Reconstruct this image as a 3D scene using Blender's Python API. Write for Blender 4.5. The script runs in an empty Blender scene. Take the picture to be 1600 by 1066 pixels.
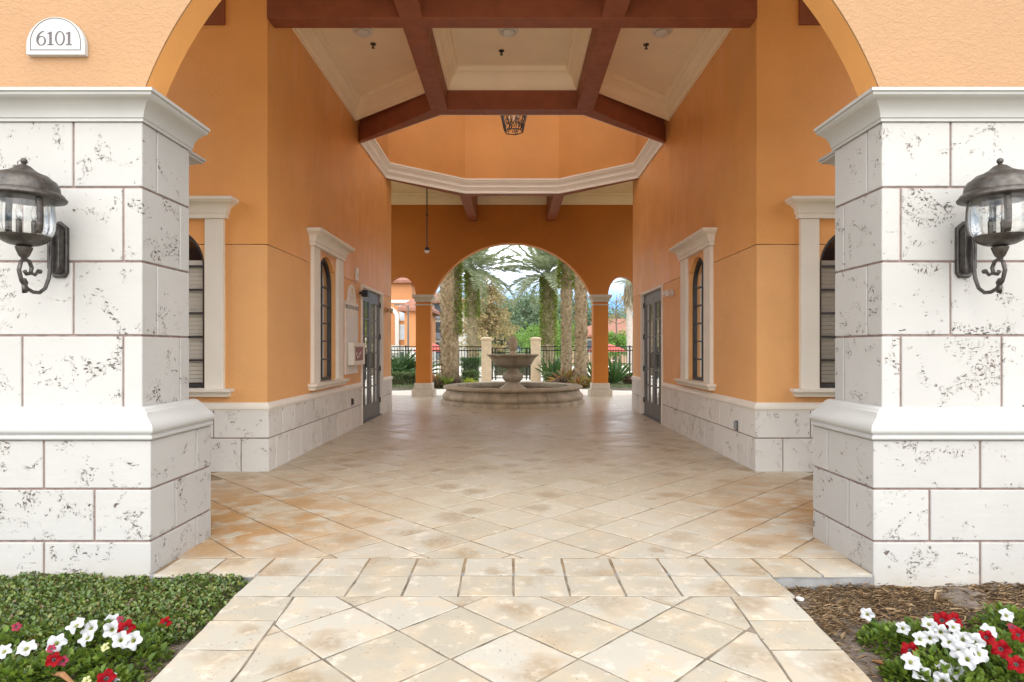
import bpy, bmesh, math, random
import numpy as np
from mathutils import Vector, Matrix, Euler
from math import radians as R, sin, cos, pi, sqrt, tan, atan2
random.seed(7); rng = np.random.default_rng(7)
S = bpy.context.scene; COL = S.collection

# ------------------------------------------------------------------ camera, world, sun, exposure
cam = bpy.data.cameras.new('camera'); cam.sensor_width = 36.0; cam.lens = 22.05
cam.shift_y = 0.0081; cam.clip_start = 0.05; cam.clip_end = 1500
cam_o = bpy.data.objects.new('camera', cam); COL.objects.link(cam_o)
cam_o.location = (0, 0, 1.35); cam_o.rotation_euler = (R(90), 0, 0); S.camera = cam_o

SUN_EL, SUN_AZ = R(38), R(172)      # behind the camera, a little to the right
W = bpy.data.worlds.new('World'); S.world = W; W.use_nodes = True
wn, wl = W.node_tree.nodes, W.node_tree.links
wn.clear()
w_out = wn.new('ShaderNodeOutputWorld'); w_bg = wn.new('ShaderNodeBackground')
sky = wn.new('ShaderNodeTexSky'); sky.sky_type = 'NISHITA'; sky.sun_disc = False
sky.sun_elevation = SUN_EL; sky.sun_rotation = SUN_AZ; sky.air_density = 1.0; sky.dust_density = 1.0
w_tc = wn.new('ShaderNodeTexCoord'); w_map = wn.new('ShaderNodeMapping')
w_map.inputs['Scale'].default_value = (1.0, 1.0, 3.2); w_map.inputs['Location'].default_value = (3.3, 1.2, 0.35)
w_noise = wn.new('ShaderNodeTexNoise'); w_noise.inputs['Scale'].default_value = 2.3; w_noise.inputs['Detail'].default_value = 7
w_noise.inputs['Roughness'].default_value = 0.58
w_ramp = wn.new('ShaderNodeValToRGB')
w_ramp.color_ramp.elements[0].position = 0.33; w_ramp.color_ramp.elements[1].position = 0.52
w_mix = wn.new('ShaderNodeMix'); w_mix.data_type = 'RGBA'
w_mix.inputs[7].default_value = (13.2, 13.6, 14.2, 1)        # bright cloud, same units as the sky texture
wl.new(w_tc.outputs['Generated'], w_map.inputs['Vector']); wl.new(w_map.outputs[0], w_noise.inputs['Vector'])
w_sep = wn.new('ShaderNodeSeparateXYZ'); w_el = wn.new('ShaderNodeMapRange'); w_el.inputs[1].default_value = .07; w_el.inputs[2].default_value = .15
w_mul = wn.new('ShaderNodeMath'); w_mul.operation = 'MULTIPLY'        # the cloud deck breaks up towards the horizon
wl.new(w_tc.outputs['Generated'], w_sep.inputs[0]); wl.new(w_sep.outputs[2], w_el.inputs[0])
wl.new(w_noise.outputs[0], w_ramp.inputs[0]); wl.new(w_ramp.outputs[0], w_mul.inputs[0]); wl.new(w_el.outputs[0], w_mul.inputs[1])
wl.new(w_mul.outputs[0], w_mix.inputs[0])
w_tint = wn.new('ShaderNodeMix'); w_tint.data_type = 'RGBA'; w_tint.blend_type = 'MULTIPLY'; w_tint.inputs[0].default_value = 1
w_tint.inputs[7].default_value = (.30, .51, .90, 1); wl.new(sky.outputs[0], w_tint.inputs[6]); wl.new(w_tint.outputs[2], w_mix.inputs[6]); wl.new(w_mix.outputs[2], w_bg.inputs['Color'])
w_bg.inputs['Strength'].default_value = 0.05
wl.new(w_bg.outputs[0], w_out.inputs[0])

sun = bpy.data.lights.new('sun', 'SUN'); sun.energy = 0.6; sun.angle = R(75); sun.color = (1, 0.95, 0.88)
sun_o = bpy.data.objects.new('sun', sun); COL.objects.link(sun_o)
sd = Vector((sin(SUN_AZ) * cos(SUN_EL), cos(SUN_AZ) * cos(SUN_EL), sin(SUN_EL)))
sun_o.rotation_euler = sd.to_track_quat('Z', 'Y').to_euler(); sun_o.location = (0, -10, 12)

S.view_settings.view_transform = 'Standard'; S.view_settings.look = 'None'
S.view_settings.exposure = 2.2; S.view_settings.gamma = 1.0; S.view_settings.use_curve_mapping = False
S.render.engine = 'CYCLES'
try:
    S.cycles.use_denoising = True; S.cycles.max_bounces = 10; S.cycles.diffuse_bounces = 7
    S.cycles.glossy_bounces = 4; S.cycles.transparent_max_bounces = 12; S.cycles.sample_clamp_indirect = 8
except Exception: pass

# ------------------------------------------------------------------ helpers
class MB:
    def __init__(s): s.v = []; s.f = []
    def add(s, vs, fs):
        o = len(s.v); s.v += [tuple(v) for v in vs]; s.f += [tuple(i + o for i in f) for f in fs]; return s
    def box(s, x0, x1, y0, y1, z0, z1):
        if x0 > x1: x0, x1 = x1, x0
        if y0 > y1: y0, y1 = y1, y0
        if z0 > z1: z0, z1 = z1, z0
        return s.add([(x0,y0,z0),(x1,y0,z0),(x1,y1,z0),(x0,y1,z0),(x0,y0,z1),(x1,y0,z1),(x1,y1,z1),(x0,y1,z1)],
                     [(0,3,2,1),(4,5,6,7),(0,1,5,4),(1,2,6,5),(2,3,7,6),(3,0,4,7)])
    def prism(s, poly, z0, z1):
        n = len(poly)
        if sum(poly[i][0]*poly[(i+1)%n][1]-poly[(i+1)%n][0]*poly[i][1] for i in range(n)) < 0: poly = poly[::-1]
        return s.add([(x,y,z0) for x,y in poly]+[(x,y,z1) for x,y in poly],
                     [tuple(range(n))[::-1], tuple(range(n,2*n))]+[(i,(i+1)%n,n+(i+1)%n,n+i) for i in range(n)])
    def lathe(s, prof, n=24, c=(0,0,0), cap=True, a0=0, a1=2*pi):
        full = abs(a1-a0-2*pi) < 1e-6; k = n if full else n+1
        vs = [(c[0]+r*cos(a0+(a1-a0)*i/n), c[1]+r*sin(a0+(a1-a0)*i/n), c[2]+z) for r,z in prof for i in range(k)]
        fs = []
        for j in range(len(prof)-1):
            for i in range(n):
                i2 = (i+1) % k
                fs.append((j*k+i, j*k+i2, (j+1)*k+i2, (j+1)*k+i))
        if cap and full: fs += [tuple(range(k))[::-1], tuple(range((len(prof)-1)*k, len(prof)*k))]
        return s.add(vs, fs)
    def tube(s, pts, r, n=8):
        pts = [Vector(p) for p in pts]; m = len(pts)
        rs = r if isinstance(r, (list, tuple)) else [r]*m
        vs = []; up = None
        for i, p in enumerate(pts):
            t = (pts[min(i+1,m-1)]-pts[max(i-1,0)]).normalized()
            if up is None: up = Vector((0,0,1)) if abs(t.z) < .9 else Vector((1,0,0))
            a = t.cross(up)
            if a.length < 1e-5: a = t.orthogonal()
            a.normalize(); b = a.cross(t).normalized(); up = b
            vs += [p + (a*cos(2*pi*k/n)+b*sin(2*pi*k/n))*rs[i] for k in range(n)]
        fs = [(i*n+k, i*n+(k+1)%n, (i+1)*n+(k+1)%n, (i+1)*n+k) for i in range(m-1) for k in range(n)]
        fs += [tuple(range(n))[::-1], tuple(range((m-1)*n, m*n))]
        return s.add(vs, fs)
    def sphere(s, c, r, n=10, sz=1.0):
        return s.lathe([(max(r*sin(pi*j/n),1e-4), -r*sz*cos(pi*j/n)) for j in range(n+1)], 2*n, c)
    def sweep(s, prof, path, closed=False):
        m = len(path); k = len(prof); P = [Vector(p) for p in path]; vs = []
        for i in range(m):
            ds = []
            if closed or i > 0: ds.append((P[i]-P[i-1]).normalized())
            if closed or i < m-1: ds.append((P[(i+1)%m]-P[i]).normalized())
            ns = [Vector((d.y,-d.x)) for d in ds]
            nn = ns[0] if len(ns) == 1 else (ns[0]+ns[1])/(1+ns[0].dot(ns[1]))
            vs += [(P[i].x+nn.x*d, P[i].y+nn.y*d, z) for d,z in prof]
        fs = []
        for i in range(m if closed else m-1):
            a, b = i*k, ((i+1)%m)*k
            fs += [(a+j, b+j, b+j+1, a+j+1) for j in range(k-1)]
        if not closed: fs += [tuple(range(k)), tuple(range((m-1)*k, m*k))[::-1]]
        return s.add(vs, fs)
    def mirror(s):
        s.v = [(-x,y,z) for x,y,z in s.v]; s.f = [f[::-1] for f in s.f]; return s
    def xf(s, M):
        s.v = [tuple(M @ Vector(v)) for v in s.v]; return s

def chain(o):
    m = Matrix.Identity(4)
    while o is not None: m = o.matrix_basis @ m; o = o.parent
    return m
def mesh_from(mb, name='m', bevel=0, seg=1, recalc=True):
    me = bpy.data.meshes.new(name); me.from_pydata(mb.v, [], mb.f)
    bm = bmesh.new(); bm.from_mesh(me)
    if recalc: bmesh.ops.recalc_face_normals(bm, faces=bm.faces)
    if bevel:
        es = [e for e in bm.edges if len(e.link_faces) == 2 and e.calc_face_angle(0) > 0.5]
        bmesh.ops.bevel(bm, geom=es, offset=bevel, segments=seg, affect='EDGES', clamp_overlap=True)
    bm.to_mesh(me); bm.free(); return me
def obj(name, mb, mt, parent=None, bevel=0, seg=1, smooth=False, loc=None, kind=None, label=None, recalc=True):
    """mb in world coordinates (or local, when loc is given)"""
    me = mesh_from(mb, name, bevel, seg, recalc) if isinstance(mb, MB) else mb
    o = bpy.data.objects.new(name, me); COL.objects.link(o)
    if mt is not None and not me.materials: me.materials.append(mt)
    if smooth:
        me.shade_smooth()
        if smooth != 'all':
            try: me.set_sharp_from_angle(angle=R(38))
            except Exception: pass
    if parent is not None:
        o.parent = parent
        if loc is None: me.transform(chain(parent).inverted())
    if loc is not None: o.location = loc
    if kind: o['kind'] = kind
    if label: o['label'] = label
    return o
def tag(o, label, cat, group=None, kind=None):
    if label: o['label'] = label
    if cat: o['category'] = cat
    if group: o['group'] = group
    if kind: o['kind'] = kind
    return o
def thing(name, label, cat, loc=(0,0,0), group=None, rz=0):
    o = bpy.data.objects.new(name, None); COL.objects.link(o); o.empty_display_size = .1
    o.location = loc; o.rotation_euler = (0,0,rz); return tag(o, label, cat, group)
def copy_tree(o, parent=None):
    c = o.copy(); COL.objects.link(c)
    if parent is not None: c.parent = parent
    for ch in list(o.children): copy_tree(ch, c)
    return c

def arc(cx, cz, r, a0, a1, n, rz=None):
    rz = r if rz is None else rz
    return [(cx+r*cos(a0+(a1-a0)*i/n), cz+rz*sin(a0+(a1-a0)*i/n)) for i in range(n+1)]
def flat_shape(outer, holes, axis, a0, a1):
    """polygon with holes, extruded between a0 and a1 along an axis; 2-D coords are (x,z) for 'y', (y,z) for 'x', (x,y) for 'z'"""
    cu = bpy.data.curves.new('c', 'CURVE'); cu.dimensions = '2D'; cu.fill_mode = 'BOTH'; cu.extrude = abs(a1-a0)/2
    for poly in [outer]+list(holes):
        sp = cu.splines.new('POLY'); sp.points.add(len(poly)-1); sp.use_cyclic_u = True
        for p, q in zip(sp.points, poly): p.co = (q[0], q[1], 0, 1)
    o = bpy.data.objects.new('c', cu); COL.objects.link(o)
    dg = bpy.context.evaluated_depsgraph_get(); dg.update()
    me = bpy.data.meshes.new_from_object(o.evaluated_get(dg))
    bpy.data.objects.remove(o); bpy.data.curves.remove(cu)
    mid = (a0+a1)/2; mb = MB()
    for v in me.vertices:
        u, w, t = v.co
        mb.v.append({'y': (u, mid+t, w), 'x': (mid+t, u, w), 'z': (u, w, mid+t)}[axis])
    mb.f = [tuple(p.vertices) for p in me.polygons]
    bpy.data.meshes.remove(me)
    me = bpy.data.meshes.new('w'); me.from_pydata(mb.v, [], mb.f)
    bm = bmesh.new(); bm.from_mesh(me); bmesh.ops.remove_doubles(bm, verts=bm.verts, dist=1e-5)
    bmesh.ops.recalc_face_normals(bm, faces=bm.faces); bm.to_mesh(me); bm.free()
    out = MB(); out.v = [tuple(v.co) for v in me.vertices]; out.f = [tuple(p.vertices) for p in me.polygons]
    bpy.data.meshes.remove(me); return out
def text_mb(body, size, M, extrude=.001, bold=0.0, align='CENTER'):
    cu = bpy.data.curves.new('t', 'FONT'); cu.body = body; cu.size = size; cu.extrude = extrude; cu.offset = bold
    cu.align_x = align; cu.resolution_u = 3
    o = bpy.data.objects.new('t', cu); COL.objects.link(o)
    dg = bpy.context.evaluated_depsgraph_get(); dg.update()
    me = bpy.data.meshes.new_from_object(o.evaluated_get(dg)); bpy.data.objects.remove(o)
    mb = MB(); mb.v = [tuple(M @ v.co) for v in me.vertices]; mb.f = [tuple(p.vertices) for p in me.polygons]
    return mb
def clip(poly, region):
    n = len(region); out = poly
    for i in range(n):
        a, b = region[i], region[(i+1)%n]; inp = out; out = []
        side = lambda p: (b[0]-a[0])*(p[1]-a[1])-(b[1]-a[1])*(p[0]-a[0])
        for j in range(len(inp)):
            p, q = inp[j], inp[(j+1)%len(inp)]; sp, sq = side(p), side(q)
            if sp >= 0: out.append(p)
            if (sp >= 0) != (sq >= 0):
                t = sp/(sp-sq); out.append((p[0]+(q[0]-p[0])*t, p[1]+(q[1]-p[1])*t))
        if len(out) < 3: return []
    return out
def area(poly): return abs(sum(poly[i][0]*poly[(i+1)%len(poly)][1]-poly[(i+1)%len(poly)][0]*poly[i][1] for i in range(len(poly))))/2

# leaves as numpy arrays -------------------------------------------------------
def leaf_mesh(name, P, D, size, width, fold=.25, six=False, r=None, up=None):
    """P positions, D leaf directions, size per leaf; the face attribute rnd carries each leaf's own tint"""
    r = r or rng; n = len(P); P = np.asarray(P, float); D = np.asarray(D, float)
    D /= np.linalg.norm(D, axis=1)[:,None]+1e-9
    A = (r.normal(size=(n,3)) if up is None else np.asarray(up, float)+r.normal(size=(n,3))*.35)
    Sd = np.cross(D, A); Sd /= np.linalg.norm(Sd, axis=1)[:,None]+1e-9
    Nn = np.cross(Sd, D); s = np.broadcast_to(np.asarray(size, float), (n,))[:,None]; w = s*width
    tip = P+D*s
    if six:
        q = [P, P+D*s*.3+Sd*w*.45+Nn*w*fold, P+D*s*.68+Sd*w*.42+Nn*w*fold, tip-Nn*s*.1, P+D*s*.68-Sd*w*.42+Nn*w*fold, P+D*s*.3-Sd*w*.45+Nn*w*fold]
        k = 6; fa = [(0,1,2,3),(0,3,4,5)]; L = 4
    else:
        q = [P, P+D*s*.5+Sd*w*.5+Nn*w*fold, tip, P+D*s*.5-Sd*w*.5+Nn*w*fold]
        k = 4; fa = [(0,1,2),(0,2,3)]; L = 3
    V = np.stack(q, 1).reshape(-1,3)
    F = (np.array(fa)[None]+np.arange(n)[:,None,None]*k).reshape(-1)
    me = bpy.data.meshes.new(name); me.vertices.add(len(V)); me.vertices.foreach_set('co', V.ravel())
    me.loops.add(len(F)); me.loops.foreach_set('vertex_index', F.astype(np.int32)); nf = len(F)//L
    me.polygons.add(nf); me.polygons.foreach_set('loop_start', (np.arange(nf)*L).astype(np.int32))
    me.update(calc_edges=True)
    at = me.attributes.new('rnd', 'FLOAT', 'FACE'); at.data.foreach_set('value', np.repeat(r.random(n), 2).astype(np.float32))
    return me
def fib(n, r=None):
    r = r or rng; d = r.normal(size=(n,3)); return d/np.linalg.norm(d, axis=1)[:,None]

# ------------------------------------------------------------------ materials
class NT:
    def __init__(s, name):
        s.m = bpy.data.materials.new(name); s.m.use_nodes = True; s.t = s.m.node_tree; s.n = s.t.nodes
        s.b = s.n['Principled BSDF']; s.out = s.n['Material Output']
    def new(s, t, **k):
        n = s.n.new('ShaderNode'+t)
        for a, b in k.items():
            if a.startswith('i_'): s.set(n.inputs[int(a[2:]) if a[2:].isdigit() else a[2:].replace('_',' ')], b)
            else: setattr(n, a, b)
        return n
    def set(s, sock, v):
        if hasattr(v, 'is_output'): s.t.links.new(v, sock)
        elif isinstance(v, (tuple, list)) and len(v) == 3 and sock.type == 'RGBA': sock.default_value = (*v, 1)
        else: sock.default_value = v
    def pos(s): return s.new('NewGeometry').outputs['Position']
    def objc(s): return s.new('TexCoord').outputs['Object']
    def rand(s): return s.new('ObjectInfo').outputs['Random']
    def noise(s, sc, vec, det=3, rough=.55, dist=0, dim='3D'):
        n = s.new('TexNoise'); n.inputs['Scale'].default_value = sc; n.inputs['Detail'].default_value = det
        n.inputs['Roughness'].default_value = rough; n.inputs['Distortion'].default_value = dist
        s.set(n.inputs['Vector'], vec); return n.outputs[0]
    def vor(s, sc, vec, feat='F1', rnd=1.0):
        n = s.new('TexVoronoi', feature=feat); n.inputs['Scale'].default_value = sc; n.inputs['Randomness'].default_value = rnd
        s.set(n.inputs['Vector'], vec); return n
    def ramp(s, v, a, b, c0=0.0, c1=1.0):
        n = s.new('MapRange', clamp=True); s.set(n.inputs[0], v); n.inputs[1].default_value = a; n.inputs[2].default_value = b
        n.inputs[3].default_value = c0; n.inputs[4].default_value = c1; return n.outputs[0]
    def math(s, op, a, b=0.0, c=None):
        n = s.new('Math', operation=op); s.set(n.inputs[0], a); s.set(n.inputs[1], b)
        if c is not None: s.set(n.inputs[2], c)
        return n.outputs[0]
    def mix(s, f, a, b, mode='MIX'):
        n = s.new('Mix', data_type='RGBA', blend_type=mode); s.set(n.inputs[0], f); s.set(n.inputs[6], a); s.set(n.inputs[7], b); return n.outputs[2]
    def mapv(s, v, scale=(1,1,1), loc=(0,0,0)):
        n = s.new('Mapping'); s.set(n.inputs[0], v); n.inputs['Scale'].default_value = scale; n.inputs['Location'].default_value = loc; return n.outputs[0]
    def addv(s, v, f):
        n = s.new('VectorMath', operation='ADD'); s.set(n.inputs[0], v); s.set(n.inputs[1], f); return n.outputs[0]
    def bump(s, h, strength=.3, dist=.01, prev=None):
        n = s.new('Bump'); n.inputs['Strength'].default_value = strength; n.inputs['Distance'].default_value = dist
        s.set(n.inputs['Height'], h)
        if prev is not None: s.set(n.inputs['Normal'], prev)
        return n.outputs[0]
    def fin(s, color, rough=.6, normal=None, spec=.4, metal=0):
        s.set(s.b.inputs['Base Color'], color); s.set(s.b.inputs['Roughness'], rough)
        s.b.inputs['Specular IOR Level'].default_value = spec; s.b.inputs['Metallic'].default_value = metal
        if normal is not None: s.set(s.b.inputs['Normal'], normal)
        return s.m

def plain(name, col, rough=.6, var=.12, sc=6, bump=.15, bsc=60, spec=.4, metal=0, bd=.003):
    t = NT(name); p = t.pos()
    n = t.noise(sc, p, 4); c = t.mix(t.ramp(n,.3,.7), tuple(x*(1-var) for x in col), tuple(min(1,x*(1+var)) for x in col))
    return t.fin(c, t.ramp(t.noise(sc*2.3, p),.3,.7,rough*.85,min(1,rough*1.12)), t.bump(t.noise(bsc, p, 3), bump, bd) if bump else None, spec, metal)

def stucco(name, col, sc=14, strength=.5, rough=.62, sheen=False):
    t = NT(name); p = t.pos()
    warp = t.noise(sc*.7, p, 2)
    pv = t.mapv(p, (1,1,1.5))
    h1 = t.ramp(t.noise(sc*1.6, pv, 3, .5, .9), .42, .60)
    h2 = t.noise(sc*7, p, 3)
    c = t.mix(t.ramp(t.noise(.9, p, 5, .6), .3, .7), tuple(x*.90 for x in col), tuple(x*1.07 for x in col))
    c = t.mix(t.ramp(t.noise(25, p, 3), .2, .8, 0, .10), c, tuple(x*.8 for x in col))
    rg = rough
    if sheen:   # sealed, brushed paint: streaky gloss
        st = t.noise(5, t.mapv(p, (1,1,.25)), 5, .6)
        rg = t.ramp(st, .35, .65, rough*.62, rough*1.05)
    n = t.bump(h1, strength, .004); n = t.bump(h2, strength*.35, .002, n)
    return t.fin(c, rg, n, .45)

def keystone(name, col, grime=True):
    t = NT(name); p = t.pos()
    rd = t.rand(); off = t.new('CombineXYZ'); t.set(off.inputs[0], t.math('MULTIPLY', rd, 19.0)); t.set(off.inputs[2], t.math('MULTIPLY', rd, 43.0))
    q = t.addv(p, off.outputs[0])
    pn = t.noise(4.6, t.mapv(q, (1,1,1.15)), 3, .62, 1.1)
    patch = t.ramp(pn, .56, .635)
    pit1 = t.ramp(t.noise(34, t.mapv(q, (1,1,1.8)), 2, .5, .45), .585, .625)
    pit2 = t.ramp(t.noise(52, t.mapv(q, (1.6,1.6,1)), 2, .5, .4), .59, .63)
    pick = t.ramp(t.noise(2.1, q, 2), .45, .55)
    pit = t.math('MAXIMUM', t.math('MULTIPLY', pit1, t.math('ADD', .25, pick)), t.math('MULTIPLY', pit2, t.math('SUBTRACT', 1.0, t.math('MULTIPLY', pick, .6))))
    stray = t.math('MULTIPLY', t.ramp(t.noise(30, q, 3, .6, 1.5), .69, .73), .8)
    m = t.math('MINIMUM', t.math('MAXIMUM', t.math('MULTIPLY', patch, pit), t.math('MULTIPLY', stray, t.ramp(pn, .42, .56))), 1.0)
    tone = t.ramp(rd, 0, 1, .94, 1.04)
    c0 = t.mix(t.ramp(t.noise(2.4, p, 5, .6), .3, .72), tuple(x*.93 for x in col), col)
    tv = t.new('CombineColor'); [t.set(tv.inputs[k], tone) for k in range(3)]
    c0 = t.mix(1.0, c0, tv.outputs[0], 'MULTIPLY')
    c0 = t.mix(t.math('MULTIPLY', patch, .10), c0, (col[0]*.8, col[1]*.74, col[2]*.66))
    pc = t.mix(t.ramp(t.noise(3.1, q, 2), .5, .66), (.055,.045,.038), (.13,.075,.05))
    c = t.mix(t.math('MULTIPLY', m, .92), c0, pc)
    if grime:   # soil splashed onto the foot of the stone
        sz = t.new('SeparateXYZ'); t.set(sz.inputs[0], p)
        low = t.math('MULTIPLY', t.ramp(sz.outputs[2], .10, -.06), t.ramp(t.noise(9, p, 4), .3, .7))
        c = t.mix(t.math('MULTIPLY', low, .45), c, (.40,.33,.24))
    n = t.bump(t.noise(11, t.mapv(p, (1,1,2.2)), 4), .35, .006)
    n = t.bump(t.math('SUBTRACT', 1.0, m), .9, .008, n)
    return t.fin(c, .72, n, .3)

def tile_mat(name, sealed):
    t = NT(name); p = t.pos(); oc = t.objc(); rd = t.rand()
    off = t.new('CombineXYZ'); t.set(off.inputs[0], t.math('MULTIPLY', rd, 37.0)); t.set(off.inputs[1], t.math('MULTIPLY', rd, 91.0))
    q = t.addv(oc, off.outputs[0])
    s = t.new('SeparateXYZ'); t.set(s.inputs[0], p)
    base = t.mix(rd, (.365,.328,.255), (.435,.408,.345))
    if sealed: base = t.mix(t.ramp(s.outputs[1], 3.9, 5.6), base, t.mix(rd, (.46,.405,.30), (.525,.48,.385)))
    cloud = t.noise(4.5, q, 6, .62, .4)
    c = t.mix(t.ramp(cloud, .46, .74, 0, .8), base, (.50,.385,.25))
    c = t.mix(t.ramp(t.noise(9, q, 4, .6), .55, .75, 0, .5), c, (.78,.71,.60))
    fr = lambda k: t.math('FRACT', t.math('MULTIPLY', rd, k))
    sh = t.new('CombineXYZ'); t.set(sh.inputs[0], t.math('MULTIPLY', t.math('SUBTRACT', fr(13.7), .5), .26)); t.set(sh.inputs[1], t.math('MULTIPLY', t.math('SUBTRACT', fr(29.3), .5), .26))
    ln = t.new('VectorMath', operation='LENGTH'); t.set(ln.inputs[0], t.addv(oc, sh.outputs[0]))
    rr = t.math('ADD', ln.outputs['Value'], t.math('MULTIPLY', t.math('SUBTRACT', t.noise(6.5, q, 6, .68), .5), .42))
    rr = t.math('DIVIDE', rr, t.ramp(fr(5.9), 0, 1, .55, 1.5))
    blot = t.math('MULTIPLY', t.math('MULTIPLY', t.ramp(rr, .145, .06), t.ramp(t.noise(26, q, 4, .65), .30, .58, .25, 1)), t.ramp(fr(7.31), .22, .70))
    c = t.mix(t.math('MULTIPLY', blot, .70), c, (.27,.19,.105))
    # ochre rust stains drifting over the slabs beside the piers
    ax = t.math('ABSOLUTE', t.math('ADD', s.outputs[0], -.25))
    near = t.math('MULTIPLY', t.ramp(ax, .9, 2.3), t.math('MULTIPLY', t.ramp(s.outputs[1], 3.75, 4.5), t.ramp(s.outputs[1], 7.4, 5.2)))
    st = t.ramp(t.math('ADD', t.noise(3.2, t.mapv(p, (1,1.3,1)), 6, .62, .5), t.math('MULTIPLY', t.math('FRACT', t.math('MULTIPLY', rd, 3.77)), .13)), .46, .61)
    c = t.mix(t.math('MULTIPLY', t.math('MULTIPLY', near, st), .92), c, (.37,.185,.045))
    if sealed:
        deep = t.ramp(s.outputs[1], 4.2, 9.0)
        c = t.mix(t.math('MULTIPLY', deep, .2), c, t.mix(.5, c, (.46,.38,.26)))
    pits = t.math('MULTIPLY', t.ramp(t.noise(58, q, 2, .5), .64, .69), t.ramp(t.noise(5, q, 3), .47, .62))
    c = t.mix(t.math('MULTIPLY', pits, .85), c, (.12,.085,.055))
    n = t.bump(t.noise(7, q, 5), .35, .006); n = t.bump(pits, -.8, .004, n)
    if sealed:
        wear = t.noise(2.2, t.mapv(p, (1,1,1)), 5, .6)
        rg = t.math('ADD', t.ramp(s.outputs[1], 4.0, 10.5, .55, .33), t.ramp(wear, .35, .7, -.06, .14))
        return t.fin(c, rg, n, .38)
    return t.fin(c, t.ramp(cloud, .3, .7, .55, .75), n, .35)

def leaf_mat(name, cols, rough=.5, trans=.3, spec=.35):
    t = NT(name)
    a = t.new('Attribute', attribute_name='rnd').outputs['Fac']
    r = t.new('ValToRGB'); cr = r.color_ramp
    while len(cr.elements) < len(cols): cr.elements.new(.5)
    for i, (e, c) in enumerate(zip(cr.elements, cols)): e.position = i/(len(cols)-1); e.color = (*c, 1)
    t.set(r.inputs[0], a)
    t.fin(r.outputs[0], rough, None, spec)
    tr = t.new('BsdfTranslucent'); t.set(tr.inputs[0], t.mix(.4, r.outputs[0], (.5,.6,.1)))
    mx = t.new('MixShader'); mx.inputs[0].default_value = trans
    t.t.links.new(t.b.outputs[0], mx.inputs[1]); t.t.links.new(tr.outputs[0], mx.inputs[2]); t.t.links.new(mx.outputs[0], t.out.inputs[0])
    return t.m
def glass_mat(name, tint=(.85,.9,.9), refl=1.0, dark=0.0):
    t = NT(name); t.n.remove(t.b)
    tr = t.new('BsdfTransparent'); t.set(tr.inputs[0], tint)
    gl = t.new('BsdfGlossy'); gl.inputs['Roughness'].default_value = .015
    fr = t.new('Fresnel'); fr.inputs[0].default_value = 1.5
    f = t.math('MINIMUM', t.math('MULTIPLY_ADD', fr.outputs[0], 1.5*refl, .03), 1.0)
    mx = t.new('MixShader'); t.set(mx.inputs[0], f)
    t.t.links.new(tr.outputs[0], mx.inputs[1]); t.t.links.new(gl.outputs[0], mx.inputs[2]); t.t.links.new(mx.outputs[0], t.out.inputs[0])
    return t.m
def emit_free(): pass

ORANGE = (.78,.365,.11)
M = dict(
    stucco_front=stucco('stucco_front', (.365,.203,.092), 17, .45),  # same orange paint as inside, darkened to offset the stronger light out front
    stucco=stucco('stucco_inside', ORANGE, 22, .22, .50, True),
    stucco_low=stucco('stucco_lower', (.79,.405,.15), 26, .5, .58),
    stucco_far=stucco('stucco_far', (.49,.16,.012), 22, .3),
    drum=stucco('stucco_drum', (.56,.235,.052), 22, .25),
    stone=keystone('keystone_white', (.455,.436,.402)),  # pier stone, colour darkened to offset the stronger light outdoors
    stone_in=keystone('keystone_inner', (.70,.67,.61), False),  # same stone as the piers, colour lightened to offset the shade indoors
    mortar=plain('mortar', (.27,.19,.165), .9, .25, 20, .4, 90),
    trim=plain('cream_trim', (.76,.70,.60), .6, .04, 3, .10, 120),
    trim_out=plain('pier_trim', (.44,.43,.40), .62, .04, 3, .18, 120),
    ceiling=plain('ceiling_cream', (.90,.76,.55), .7, .04, 2, .25, 150),
    beam=plain('beam_brown', (.26,.075,.032), .55, .14, 5, .2, 70),
    tile=tile_mat('travertine_sealed', True), tile_out=tile_mat('travertine_path', False),
    grout=plain('grout', (.22,.155,.09), .85, .4, 5, .4, 120), grout_out=plain('path_grout', (.20,.165,.12), .9, .6, 6, .5, 120),
    concrete=plain('concrete', (.25,.245,.235), .9, .2, 12, .5, 80),
    bronze=plain('weathered_bronze', (.085,.075,.066), .42, .35, 30, .15, 90, .5, .75),
    frame=plain('dark_frame', (.045,.042,.042), .45, .2, 10, .05, 80, .5, .3),
    door=plain('door_metal', (.12,.108,.10), .42, .1, 10, .04, 80, .5, .3),
    black=plain('black_metal', (.018,.02,.02), .4, .2, 10, 0, 80, .5, .2),
    blind=plain('blind', (.74,.69,.60), .7, .06, 8, 0),
    room=plain('room', (.22,.19,.16), .9, .1, 2, 0),
    fount=plain('cast_stone', (.37,.305,.21), .75, .28, 4, .45, 45),
    col_base=plain('column_base', (.50,.43,.33), .75, .1, 5, .25, 60),
    pillar=plain('pillar_stone', (.66,.53,.36), .75, .12, 5, .3, 40),
    paving=plain('pale_paving', (.68,.62,.52), .8, .08, 3, .2, 30),
    white=plain('white_plastic', (.70,.67,.62), .4, .04, 5, 0),
    tan=plain('tan_plastic', (.50,.36,.20), .5, .05, 5, 0),
    ink=plain('dark_inlay', (.10,.085,.09), .6, .1, 10, 0),
    soil=plain('sandy_soil', (.15,.12,.095), .95, .4, 16, .9, 50, .1, 0, .02),
    lawn=plain('lawn', (.10,.125,.045), .95, .3, 3, .5, 40, .1),
    glass=glass_mat('window_glass', (.8,.84,.84), 1.9), porch_glass=glass_mat('porch_glass', (.97,.97,.96), .5), door_glass=glass_mat('door_glass', (.7,.75,.75), 2.4), lamp_glass=glass_mat('lamp_glass', (.97,.97,.96), .35),
)
# ------------------------------------------------------------------ ground, floor, path
def struct(name, mb, mt, **k): return obj(name, mb, mt, kind='structure', **k)
struct('ground', MB().box(-420, 420, -60, 700, -.6, -.16), M['lawn'])

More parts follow.
